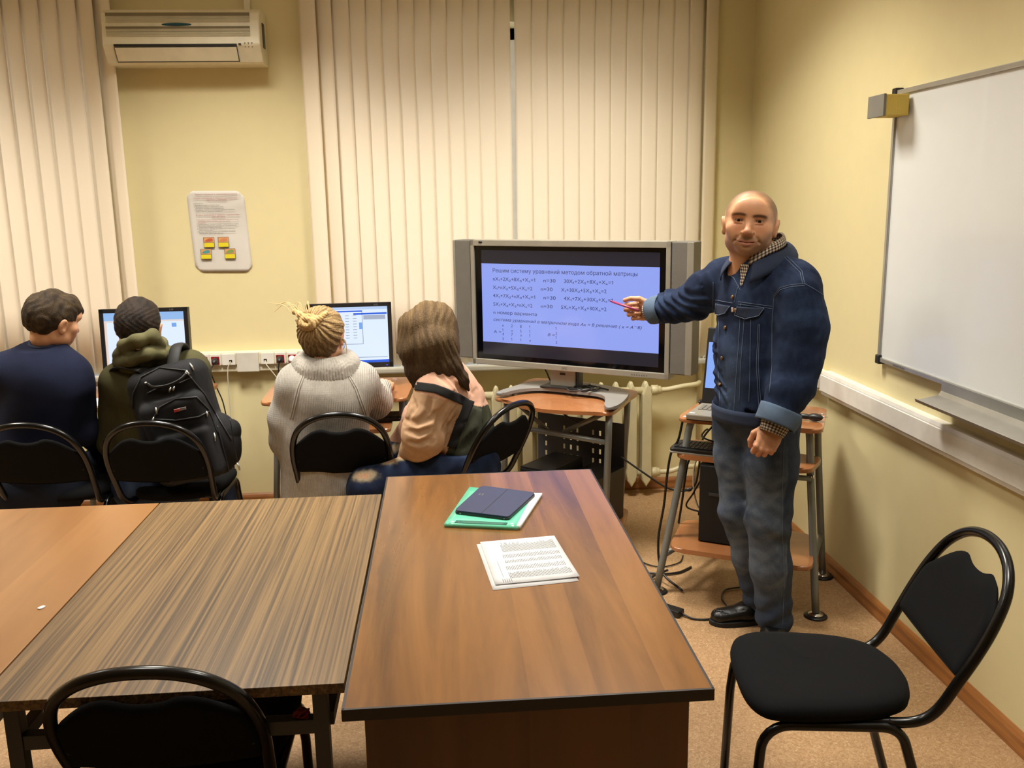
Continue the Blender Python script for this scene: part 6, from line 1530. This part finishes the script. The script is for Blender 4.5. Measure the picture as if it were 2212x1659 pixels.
def backpack():
    A, B_ = at(352, 790, 3.86), at(428, 1030, 3.835)               # top and bottom centre
    t = thing('backpack', 'large black backpack worn by the boy in the olive hoodie', 'backpack', (B_.x, B_.y, .50), world=True)
    up = (A - B_).normalized(); rt = up.cross(Vector((0, 1, 0))).normalized() * 1; rt = Vector((up.z, 0, -up.x)).normalized(); fw = rt.cross(up) * -1
    M = Matrix.Translation(B_) @ Matrix((rt, Vector((0, 1, 0)), up)).transposed().to_4x4(); Ln = (A - B_).length
    S = Blob([B_.x - .36, 3.52, .40], [A.x + .50, 4.02, 1.14], .005); S.T = M
    S.block((0, .015, Ln * .48), (.168, .072, Ln * .52), rnd=.06, k=.02); S.block((.01, -.045, Ln * .37), (.138, .050, Ln * .37), rnd=.04, k=.015); S.block((.02, -.070, Ln * .23), (.118, .038, Ln * .23), rnd=.032, k=.006)
    S.ell((.165, .0, Ln * .26), (.055, .06, .12), k=.02); S.ell((-.15, .0, Ln * .34), (.035, .05, .12), k=.02)
    S.warp(folds(61, .004, 26, sharpness=1.5)); v, q = S.net()
    m_bp = vcol_mat('backpack_fabric', .78, bump=(700, .5, .0015), spec=.3, nvar=.12)
    o = mesh_obj('pack_body', [(v, q, None, lambda V: mixc(np.tile(rgb(15, 16, 18), (len(V), 1)), rgb(30, 30, 33), np.clip(.3 + vnoise(V, 3, 18), 0, 1)))], m_bp, t); tr = bvh(o)
    zt = mat('zip_tape', C(34, 34, 36), .5)
    for pts in ([(287, 905), (288, 850), (305, 815), (345, 795), (400, 800), (440, 850), (470, 900), (500, 950)], [(318, 850), (350, 834), (392, 826), (415, 815)], [(332, 905), (345, 880), (380, 862), (425, 858), (450, 885), (470, 935)],
                [(330, 905), (380, 908), (430, 900), (452, 888)], [(470, 920), (485, 980), (495, 1020)]): seam(tr, pts, r=.0035, lift=.002).build('zip', zt, o)
    def pull(px, py, dx, dy):
        h_ = hit(tr, px, py); h2 = hit(tr, px + dx, py + dy)
        if h_ and h2: MB().tube([h_[0] + h_[1] * .006, (h_[0] + h2[0]) / 2 + h_[1] * .008, h2[0] + h2[1] * .006], [.0022, .0045, .003], n=8).build('zip_pull', m_alu, o)
    for a in ((370, 836, -3, 10), (378, 834, -3, 10), (338, 880, 2, 14), (333, 900, -3, 12), (444, 888, 2, 12), (460, 935, 2, 18), (404, 800, 4, 10), (410, 786, 8, 14)): pull(*a)
    def P(px, py, l=.004): h_ = hit(tr, px, py); return h_[0] + h_[1] * l if h_ else at(px, py, 3.70)
    hd = [P(318, 828), P(335, 834, .018), P(365, 830, .026), P(390, 820, .02), P(405, 806)]
    MB().tube(smooth_path(hd, 6), .007, n=10).build('handle', m_tube, o)
    for q_ in (hd[0], hd[-1]): MB().ellipsoid(q_, (.011, .006, .006), rot=(0, .4, 0), n=10).build('handle_mount', m_alu, o)
    lay(tr, 'patch_label', [(376, 884), (402, 878)], [(377, 891), (403, 884)], mat('label_grey', C(120, 112, 108), .6), o, lift=.003); lay(tr, 'patch_label', [(376, 884.5), (389, 882)], [(377, 891), (390, 888)], mat('label_red', C(170, 60, 50), .6), o, lift=.0042)
    # side bottle pocket with a hanging cord
    S = Blob([B_.x + .05, 3.5, .42], [B_.x + .50, 3.98, .92], .005); S.ell(at(490, 955, 3.85), (.052, .06, .095), rot=(0, .25, 0), k=.01); S.ell(at(498, 930, 3.85), (.045, .05, .05), k=.02); S.warp(folds(64, .004, 40, sharpness=1.6)); v, q = S.net()
    mesh_obj('side_pocket', [(v, q, None, const(rgb(16, 17, 19)))], m_bp, t)
    MB().tube([at(512, 1000, 3.76), at(516, 1008, 3.76), at(518, 1016, 3.76)], [.003, .005, .003], n=8).build('zip_pull', m_alu, o)
    MB().tube(smooth_path([at(497, 905, 3.72), at(506, 960, 3.72), at(514, 1000, 3.74)], 6), .002, n=6).build('cord', m_black, t)
    # shoulder straps over the hoodie
    s1 = [at(310, 800, 3.83), at(290, 796, 3.87), at(266, 792, 3.90), at(248, 800, 3.96), at(240, 830, 4.06)]
    s2 = [at(372, 795, 3.84), at(376, 770, 3.87), at(380, 752, 3.91), at(386, 745, 3.98), at(396, 752, 4.07), at(405, 790, 4.13)]
    for s_ in (s1, s2):
        MB().tube(smooth_path(s_, 6), .026, n=12, flat=.38).build('shoulder_strap', m_blackm, t)
backpack()

# --- woman in the grey knitted sweater
def woman_grey():
    neck = at(704, 788, 3.90); hc = at(698, 722, 3.92); shL, shR = at(642, 832, 3.90), at(775, 830, 3.92); hip = at(706, 1042, 3.94)
    elL, wrL = at(622, 950, 3.95), at(640, 965, 4.24); elR, wrR = at(812, 868, 4.10), at(825, 838, 4.36)
    kL, kR = hip + Vector((-.10, .42, .04)), hip + Vector((.12, .42, .04))
    root, T = seated('blonde woman in a light grey knitted sweater with her hair in a bun', neck, hc, (0, 1, 0), Vector((.22, .97, 0)), -R(3), -R(10), (shL, shR), hip, ((elL, wrL), (elR, wrR)), scale=.98,
                     legs=((hip + Vector((-.09, .06, 0)), kL, kL + Vector((0, .05, -.42))), (hip + Vector((.09, .06, 0)), kR, kR + Vector((0, .05, -.42)))), hands=((1, hand_M(wrL, (.1, 1, -.1), (0, 0, 1)), ((20, 25, 15),) * 4, ((.7, .7, -.1), (.3, .95, 0), (0, 1, 0))), (-1, hand_M(wrR, (.25, .9, .1), (.2, -.3, 1)), ((35, 35, 20), (40, 40, 20), (45, 45, 20), (50, 50, 25)), ((.7, .7, -.3), (.3, .95, -.2), (0, 1, -.2)))))
    H = Blob((-.13, -.16, -.13), (.13, .12, .16), .0027)
    H.ell((0, -.020, .026), (.098, .112, .098), k=.02); H.ell((0, -.052, -.010), (.086, .080, .086), k=.03); H.ell((0, -.035, -.060), (.062, .056, .055), k=.03)
    def strands(X, Y, Z, d):
        a = np.arctan2(X - .0, Z - .045); rr = np.sqrt(X * X + (Z - .045) ** 2)
        return d + .0020 * np.sin(21 * a + 5 * np.sin(20 * rr + 1.1 * a) + 2 * np.sin(3 * a)) * np.clip(rr / .05, 0, 1) + .0010 * np.sin(77 * a + 40 * rr + 3 * np.sin(5 * a))
    H.warp(strands); H.warp(lambda X, Y, Z, d: np.maximum(d, np.where(Y > .02, .030 - Z + .3 * (Y - .02), -.115 - Z)))
    H.ell((.094, .0, -.030), (.02, .026, .03), k=.01, sub=True)
    def hcf(V):
        n = vnoise(V, 2, 70); a = np.arctan2(V[:, 0], V[:, 2] - .045); s_ = .5 + .5 * np.sin(30 * a + 5 * n); base = mixc(np.tile(rgb(98, 76, 46), (len(V), 1)), rgb(176, 146, 100), np.clip(.25 + .6 * s_, 0, 1))
        return mixc(base, rgb(74, 54, 32), .75 * sg((-.035 - V[:, 2]) / .02))
    v, q = H.net(); ho = mesh_obj('hair', [(v, q, T, hcf)], m_short, root)
    # the twisted bun with loose ends
    Bn = Blob((-.13, -.235, -.07), (.12, -.04, .15), .0024)
    for k in range(9):
        a0 = k * .5; r_ = .036 - .0022 * k
        Bn.chain([(-.012 + r_ * math.cos(a0 + t), -.128 - .003 * k, .045 + r_ * .8 * math.sin(a0 + t)) for t in np.linspace(0, 3.6, 10)], [.011] * 10, k=.004)
    Bn.chain([(-.02, -.13, .055), (-.05, -.128, .080), (-.082, -.105, .098), (-.098, -.085, .105)], (.016, .014, .010, .003), k=.01)
    Bn.chain([(.0, -.135, .03), (.03, -.12, .06), (.05, -.09, .085)], (.016, .014, .01), k=.01); Bn.chain([(-.03, -.13, .03), (-.06, -.11, .05), (-.088, -.08, .06)], (.014, .012, .006), k=.01)
    Bn.warp(lambda X, Y, Z, d: d + .0011 * np.sin(420 * X + 300 * Z + 3 * np.sin(90 * Z))); v, q = Bn.net()
    mesh_obj('bun', [(v, q, T, lambda V: mixc(np.tile(rgb(150, 116, 68), (len(V), 1)), rgb(214, 182, 126), np.clip(.5 + .8 * vnoise(V, 5, 90), 0, 1)))], m_short, ho)
    lo = MB(T)
    random.seed(5)
    for k in range(14):
        a = random.uniform(-.1, .1); p = Vector((-.05 + a * .4, -.11, .085)); lo.tube(smooth_path([p, p + Vector((-.03 + a * .2, .01, .035 + random.uniform(0, .02))), p + Vector((-.065 + a * .6, .02, .03 + random.uniform(-.02, .03)))], 5), [.0012] * 10 + [.0004], n=4)
    for k in range(6): p = Vector((.085, -.02, -.02)); lo.tube(smooth_path([p, p + Vector((.022, 0, -.012 - .004 * k)), p + Vector((.020, .02, -.045 - .006 * k))], 5), .0009, n=4)
    lo.build('loose_strands', mat('blonde_strand', C(206, 176, 124), .5), ho)
    MB().tube([T @ Vector((.094, -.004 + .009 * math.cos(a), -.062 + .011 * math.sin(a))) for a in [2 * PI * i / 16 for i in range(16)]], .0013, n=6, closed=True).build('earring', m_chrome, root)
    S = Blob([elL.x - .16, 3.70, .30], [wrR.x + .14, 4.48, 1.12], .0062); F2 = ((0, 1, 0), 1.28)
    S.cone(hip + Vector((0, 0, -.04)), hip + Vector((0, -.01, .20)), .205, .185, k=.05, flat=F2); S.cone(hip + Vector((0, -.01, .20)), neck + Vector((0, -.01, -.16)), .185, .185, k=.06, flat=F2)
    S.cone(shL, shR, .082, .082, k=.08); S.cone(neck + Vector((0, 0, -.10)), neck + Vector((0, 0, -.03)), .12, .085, k=.05)
    S.chain([shL, shL * .4 + elL * .6 + Vector((-.015, 0, 0)), elL, wrL], (.084, .080, .072, .05), k=.04); S.chain([shR, elR, wrR], (.088, .070, .045), k=.04)
    S.warp(folds(71, .0045, 20, dirs=[(.5, .2, 1), (-.4, 0, 1)], sharpness=1.3))
    S.cone(neck + Vector((0, 0, -.02)), hc, .062, .062, k=.004, sub=True); v, q = S.net()
    def rib(V):                                    # ribs run down the trunk and slant on the sleeves
        n = vnoise(V, 5, 60); return mixc(np.tile(rgb(152, 147, 139), (len(V), 1)), rgb(184, 178, 168), np.clip(.5 + .5 * n, 0, 1))
    o = mesh_obj('knitted_sweater', [(v, q, None, rib)], m_knit, root); tr = bvh(o)
    kn = MB()
    for s_, (x0, x1) in ((-1, (662, 632)), (1, (745, 790))):
        for k in range(2): seam(tr, [(x0 + 4 * k * s_, 800), (x0 * .5 + x1 * .5 + 5 * k * s_, 840), (x1 + 5 * k * s_, 905)], r=.0032, lift=.0005, mb=kn)
    kn.build('raglan_seam', mat('knit_ridge', C(176, 170, 160), .95), o)
    Cb = Blob([neck.x - .20, neck.y - .2, neck.z - .13], [neck.x + .2, neck.y + .2, neck.z + .12], .0045)
    for z, r_, w in ((-.030, .100, .034), (.004, .094, .034), (.022, .086, .024)): Cb.chain([neck + Vector((r_ * 1.12 * math.cos(a), r_ * .86 * math.sin(a), z + .012 * math.sin(a))) for a in [2 * PI * i / 20 for i in range(21)]], [w] * 21, k=.02)
    Cb.warp(lambda X, Y, Z, d: d + .0026 * np.sin(64 * np.arctan2(Y - neck.y, X - neck.x)) * (np.abs(d) < .02)); v, q = Cb.net(); mesh_obj('rolled_collar', [(v, q, None, rib)], m_cloth, o)
    P = Blob([hip.x - .30, hip.y - .2, .02], [hip.x + .32, hip.y + .66, .60], .008)
    P.cone(hip + Vector((-.07, 0, -.02)), hip + Vector((.07, 0, -.02)), .12, k=.04)
    for k_, s_ in ((kR, .09), (kL, -.09)): P.chain([hip + Vector((s_, .03, .0)), k_, k_ + Vector((0, .05, -.40))], (.092, .07, .052), k=.03)
    v, q = P.net(); mesh_obj('trousers', [(v, q, None, const(rgb(30, 34, 50)))], m_denim, root)
woman_grey()

# --- long haired woman
def woman_hair():
    neck = at(948, 788, 3.83); hc = at(922, 712, 3.80); hip = at(1018, 985, 3.86)
    face = Vector((-.90, .42, 0)); shL, shR = at(945, 838, 3.70), at(968, 812, 4.02)
    elL, wrL = at(915, 945, 3.68), at(884, 1003, 3.82); elR, wrR = at(905, 900, 4.05), at(862, 960, 4.12)
    kL, kR = at(792, 1052, 3.72), at(862, 985, 4.10)
    root, T = seated('woman with long brown hair in a peach and olive sweatshirt and ripped jeans', neck, hc, (-1, 0, 0), face, R(0), -R(12), (shL, shR), hip, ((elL, wrL), (elR, wrR)), scale=1.0,
                     legs=((hip + Vector((-.05, -.08, 0)), kL, kL + Vector((-.02, .02, -.42))), (hip + Vector((-.05, .10, 0)), kR, kR + Vector((-.02, .05, -.42)))),
                     hands=((1, hand_M(wrL, (-.5, .3, -.8), (-.3, -1, .2)), ((30, 30, 20),) * 4, ((.7, .7, -.2), (.3, .95, -.1), (0, 1, -.1))), (-1, hand_M(wrR, (-.7, .3, -.5), (-.2, .6, .6)), ((30, 30, 20),) * 4, ((.7, .7, -.2), (.3, .95, -.1), (0, 1, -.1)))))
    H = Blob([neck.x - .30, 3.50, neck.z - .30], [neck.x + .32, 4.02, hc.z + .16], .0036)
    H.T = T; H.ell((0, -.022, .022), (.095, .112, .096), k=.02); H.ell((0, -.060, -.04), (.085, .070, .10), k=.04); H.T = Matrix()
    def lock(pts, rs, k=.03): H.chain([at(*p) for p in pts], rs, k=k)
    lock([(898, 712, 3.76), (890, 760, 3.74), (893, 800, 3.73), (897, 832, 3.72)], (.058, .050, .032, .012)); lock([(925, 705, 3.75), (925, 750, 3.72), (930, 800, 3.71), (925, 822, 3.70)], (.072, .068, .046, .02))
    lock([(945, 705, 3.76), (958, 750, 3.73), (975, 790, 3.72), (998, 818, 3.73), (1013, 842, 3.74)], (.062, .058, .040, .026, .008)); lock([(940, 740, 3.70), (955, 790, 3.70), (975, 815, 3.71)], (.070, .045, .014))
    lock([(884, 705, 3.80), (876, 745, 3.79), (876, 785, 3.78)], (.050, .036, .016))
    cx, cz = hc.x + .04, hc.z + .03
    def st(X, Y, Z, d):
        u = X - .35 * np.maximum(0, cz - Z) * (X - cx + .10) / .2; return d + .0014 * np.sin(260 * u + 4 * np.sin(14 * Z + 20 * Y)) + .0026 * np.sin(70 * u + 3 * np.sin(9 * Z) + 20 * Y) + .0008 * np.sin(610 * u + 30 * Y)
    H.warp(st); H.T = T; H.ell((0, .12, -.05), (.075, .09, .10), k=.02, sub=True); H.T = Matrix()
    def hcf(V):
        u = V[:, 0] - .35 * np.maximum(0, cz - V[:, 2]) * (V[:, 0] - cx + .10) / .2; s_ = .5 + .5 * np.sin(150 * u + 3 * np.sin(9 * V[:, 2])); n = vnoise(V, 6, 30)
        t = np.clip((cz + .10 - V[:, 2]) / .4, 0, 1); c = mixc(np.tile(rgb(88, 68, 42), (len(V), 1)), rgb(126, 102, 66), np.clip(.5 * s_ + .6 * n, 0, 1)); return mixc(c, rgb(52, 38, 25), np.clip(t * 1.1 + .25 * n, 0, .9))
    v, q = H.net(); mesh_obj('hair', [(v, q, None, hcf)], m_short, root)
    S = Blob([wrL.x - .16, 3.48, .42], [hip.x + .26, 4.30, 1.10], .0045)
    bk = lambda px, py, Y: at(px, py, Y)
    sp = [bk(1004, 1000, 3.86), bk(996, 930, 3.86), bk(976, 860, 3.86), bk(958, 815, 3.85)]
    S.chain(sp, (.132, .130, .125, .100), k=.06, flat=((-.42, -.9, 0), .92)); S.cone(shL, shR, .080, .080, k=.07); S.cone(neck + Vector((.01, 0, -.06)), neck, .078, .062, k=.05)
    S.chain([shL, elL * .6 + shL * .4 + Vector((-.01, -.01, 0)), elL, wrL], (.084, .080, .078, .050), k=.04); S.chain([shR, elR, wrR], (.08, .066, .045), k=.03)
    S.warp(folds(81, .0075, 22, dirs=[(.6, .2, 1), (-.5, .2, 1)], sharpness=1.5)); S.warp(folds(83, .0035, 55, dirs=[(.7, .2, 1), (-.6, .3, 1)], sharpness=2)); v, q = S.net()
    tv_ = BVHTree.FromPolygons([Vector(p) for p in v], [tuple(f) for f in q])      # creases where the cloth bends
    for pts, r_ in (([(872, 905), (900, 915), (930, 905), (950, 885)], .010), ([(876, 930), (905, 938), (932, 925)], .009), ([(882, 955), (905, 960), (925, 950)], .008), ([(960, 800), (980, 822), (1000, 850)], .011), ([(940, 790), (950, 810), (975, 835)], .009),
                    ([(1005, 800), (1012, 825), (1020, 850)], .010), ([(1030, 905), (1000, 935), (975, 950)], .010), ([(1035, 930), (1005, 960), (985, 975)], .010), ([(1030, 890), (1015, 910), (1000, 915)], .008), ([(890, 850), (895, 880), (885, 900)], .009), ([(930, 860), (925, 890), (905, 912)], .008), ([(965, 870), (950, 900), (940, 940)], .009), ([(985, 880), (970, 905), (958, 925)], .008)):
        ph = [hit(tv_, *p) for p in dens(pts, 8)]; ph = [h_[0] + h_[1] * .001 for h_ in ph if h_]
        if len(ph) > 2: S.chain(ph, [r_ * math.sin(PI * (i + .5) / len(ph)) * .75 + .001 for i in range(len(ph))], k=.016, sub=True)
    v, q = S.net()
    def inside(P2, poly):
        x, y = P2[:, 0], P2[:, 1]; r_ = np.zeros(len(x), bool); n = len(poly)
        for i in range(n):
            (x0, y0), (x1, y1) = poly[i], poly[(i + 1) % n]; c = ((y0 > y) != (y1 > y)) & (x < (x1 - x0) * (y - y0) / (y1 - y0 + 1e-12) + x0); r_ ^= c
        return r_
    # colour blocks of the sweatshirt, laid out on its own back panel (height and width of the garment)
    def sc(V):
        P2 = V[:, [0, 2]]; pz = lambda pl: [(at(x_, y_, 3.72).x, at(x_, y_, 3.72).z) for x_, y_ in pl]
        c = np.tile(rgb(206, 162, 138), (len(V), 1)); near = V[:, 1] < 3.90
        low = [(968, 965), (985, 905), (1018, 878), (1100, 900), (1100, 1100), (966, 1100), (962, 985)]
        lower_sleeve = [(850, 832), (880, 832), (950, 847), (1005, 868), (960, 980), (925, 1000), (900, 1010), (850, 1010)]
        c = np.where((inside(P2, pz(lower_sleeve)) & near)[:, None], rgb(182, 148, 116), c)
        c = np.where((inside(P2, pz(low)))[:, None], rgb(54, 56, 40), c)
        return c
    o = mesh_obj('sweatshirt', [(v, q, None, sc)], m_cloth, root); tr = bvh(o); m_bs = mat('black_band', C(14, 13, 14), .9, bump=(500, .3)); m_ol = mat('olive_panel', C(54, 56, 40), .92, bump=(500, .3))
    lay(tr, 'shoulder_band', [(873, 822), (905, 826), (940, 830), (962, 838), (990, 850), (1012, 862)], [(874, 840), (905, 844), (940, 849), (958, 857), (985, 869), (1004, 876)], m_bs, o, lift=.003, n=30)
    lay(tr, 'back_band', [(1004, 860), (994, 890), (982, 920), (972, 945), (966, 964)], [(1024, 868), (1012, 900), (1000, 925), (990, 950), (986, 968)], m_bs, o, lift=.0035, n=30)
    lay(tr, 'olive_panel', [(1016, 872), (1040, 884)], [(976, 1000), (1040, 1000)], m_ol, o, lift=.0025, n=12, m_=14)
    P = Blob([kL.x - .16, 3.50, .02], [hip.x + .24, 4.32, .62], .0065)
    P.cone(hip + Vector((0, -.08, -.02)), hip + Vector((0, .08, -.02)), .125, k=.04); P.chain([hip + Vector((-.05, -.08, 0)), kL, kL + Vector((-.02, .02, -.40))], (.098, .078, .055), k=.03); P.chain([hip + Vector((-.05, .09, 0)), kR, kR + Vector((-.02, .05, -.40))], (.092, .074, .052), k=.03)
    P.warp(folds(82, .003, 34, sharpness=1.5)); v, q = P.net()
    def jc(V):
        n = vnoise(V, 3, 36); c = mixc(np.tile(rgb(22, 32, 56), (len(V), 1)), rgb(50, 66, 96), np.clip(.2 + .7 * n, 0, 1))
        for p, r_ in ((kL + Vector((-.0, -.04, .06)), .035), (kL * .6 + hip * .4 + Vector((-.02, -.03, .085)), .03), (kL * .75 + hip * .25 + Vector((0, -.02, .08)), .026), (kR + Vector((.01, -.05, .05)), .03)):
            D = (V - np.array(p)) / np.array([1.6, 1, .7]); e = np.linalg.norm(D, axis=1) + .010 * vnoise(V, 12, 150); c = mixc(c, rgb(170, 158, 128), .85 * sg((r_ - e) / .003)); c = mixc(c, rgb(186, 130, 96), .9 * sg((r_ * .6 - e) / .003))
        return c
    mesh_obj('ripped_jeans', [(v, q, None, jc)], m_denim, root)
woman_hair()
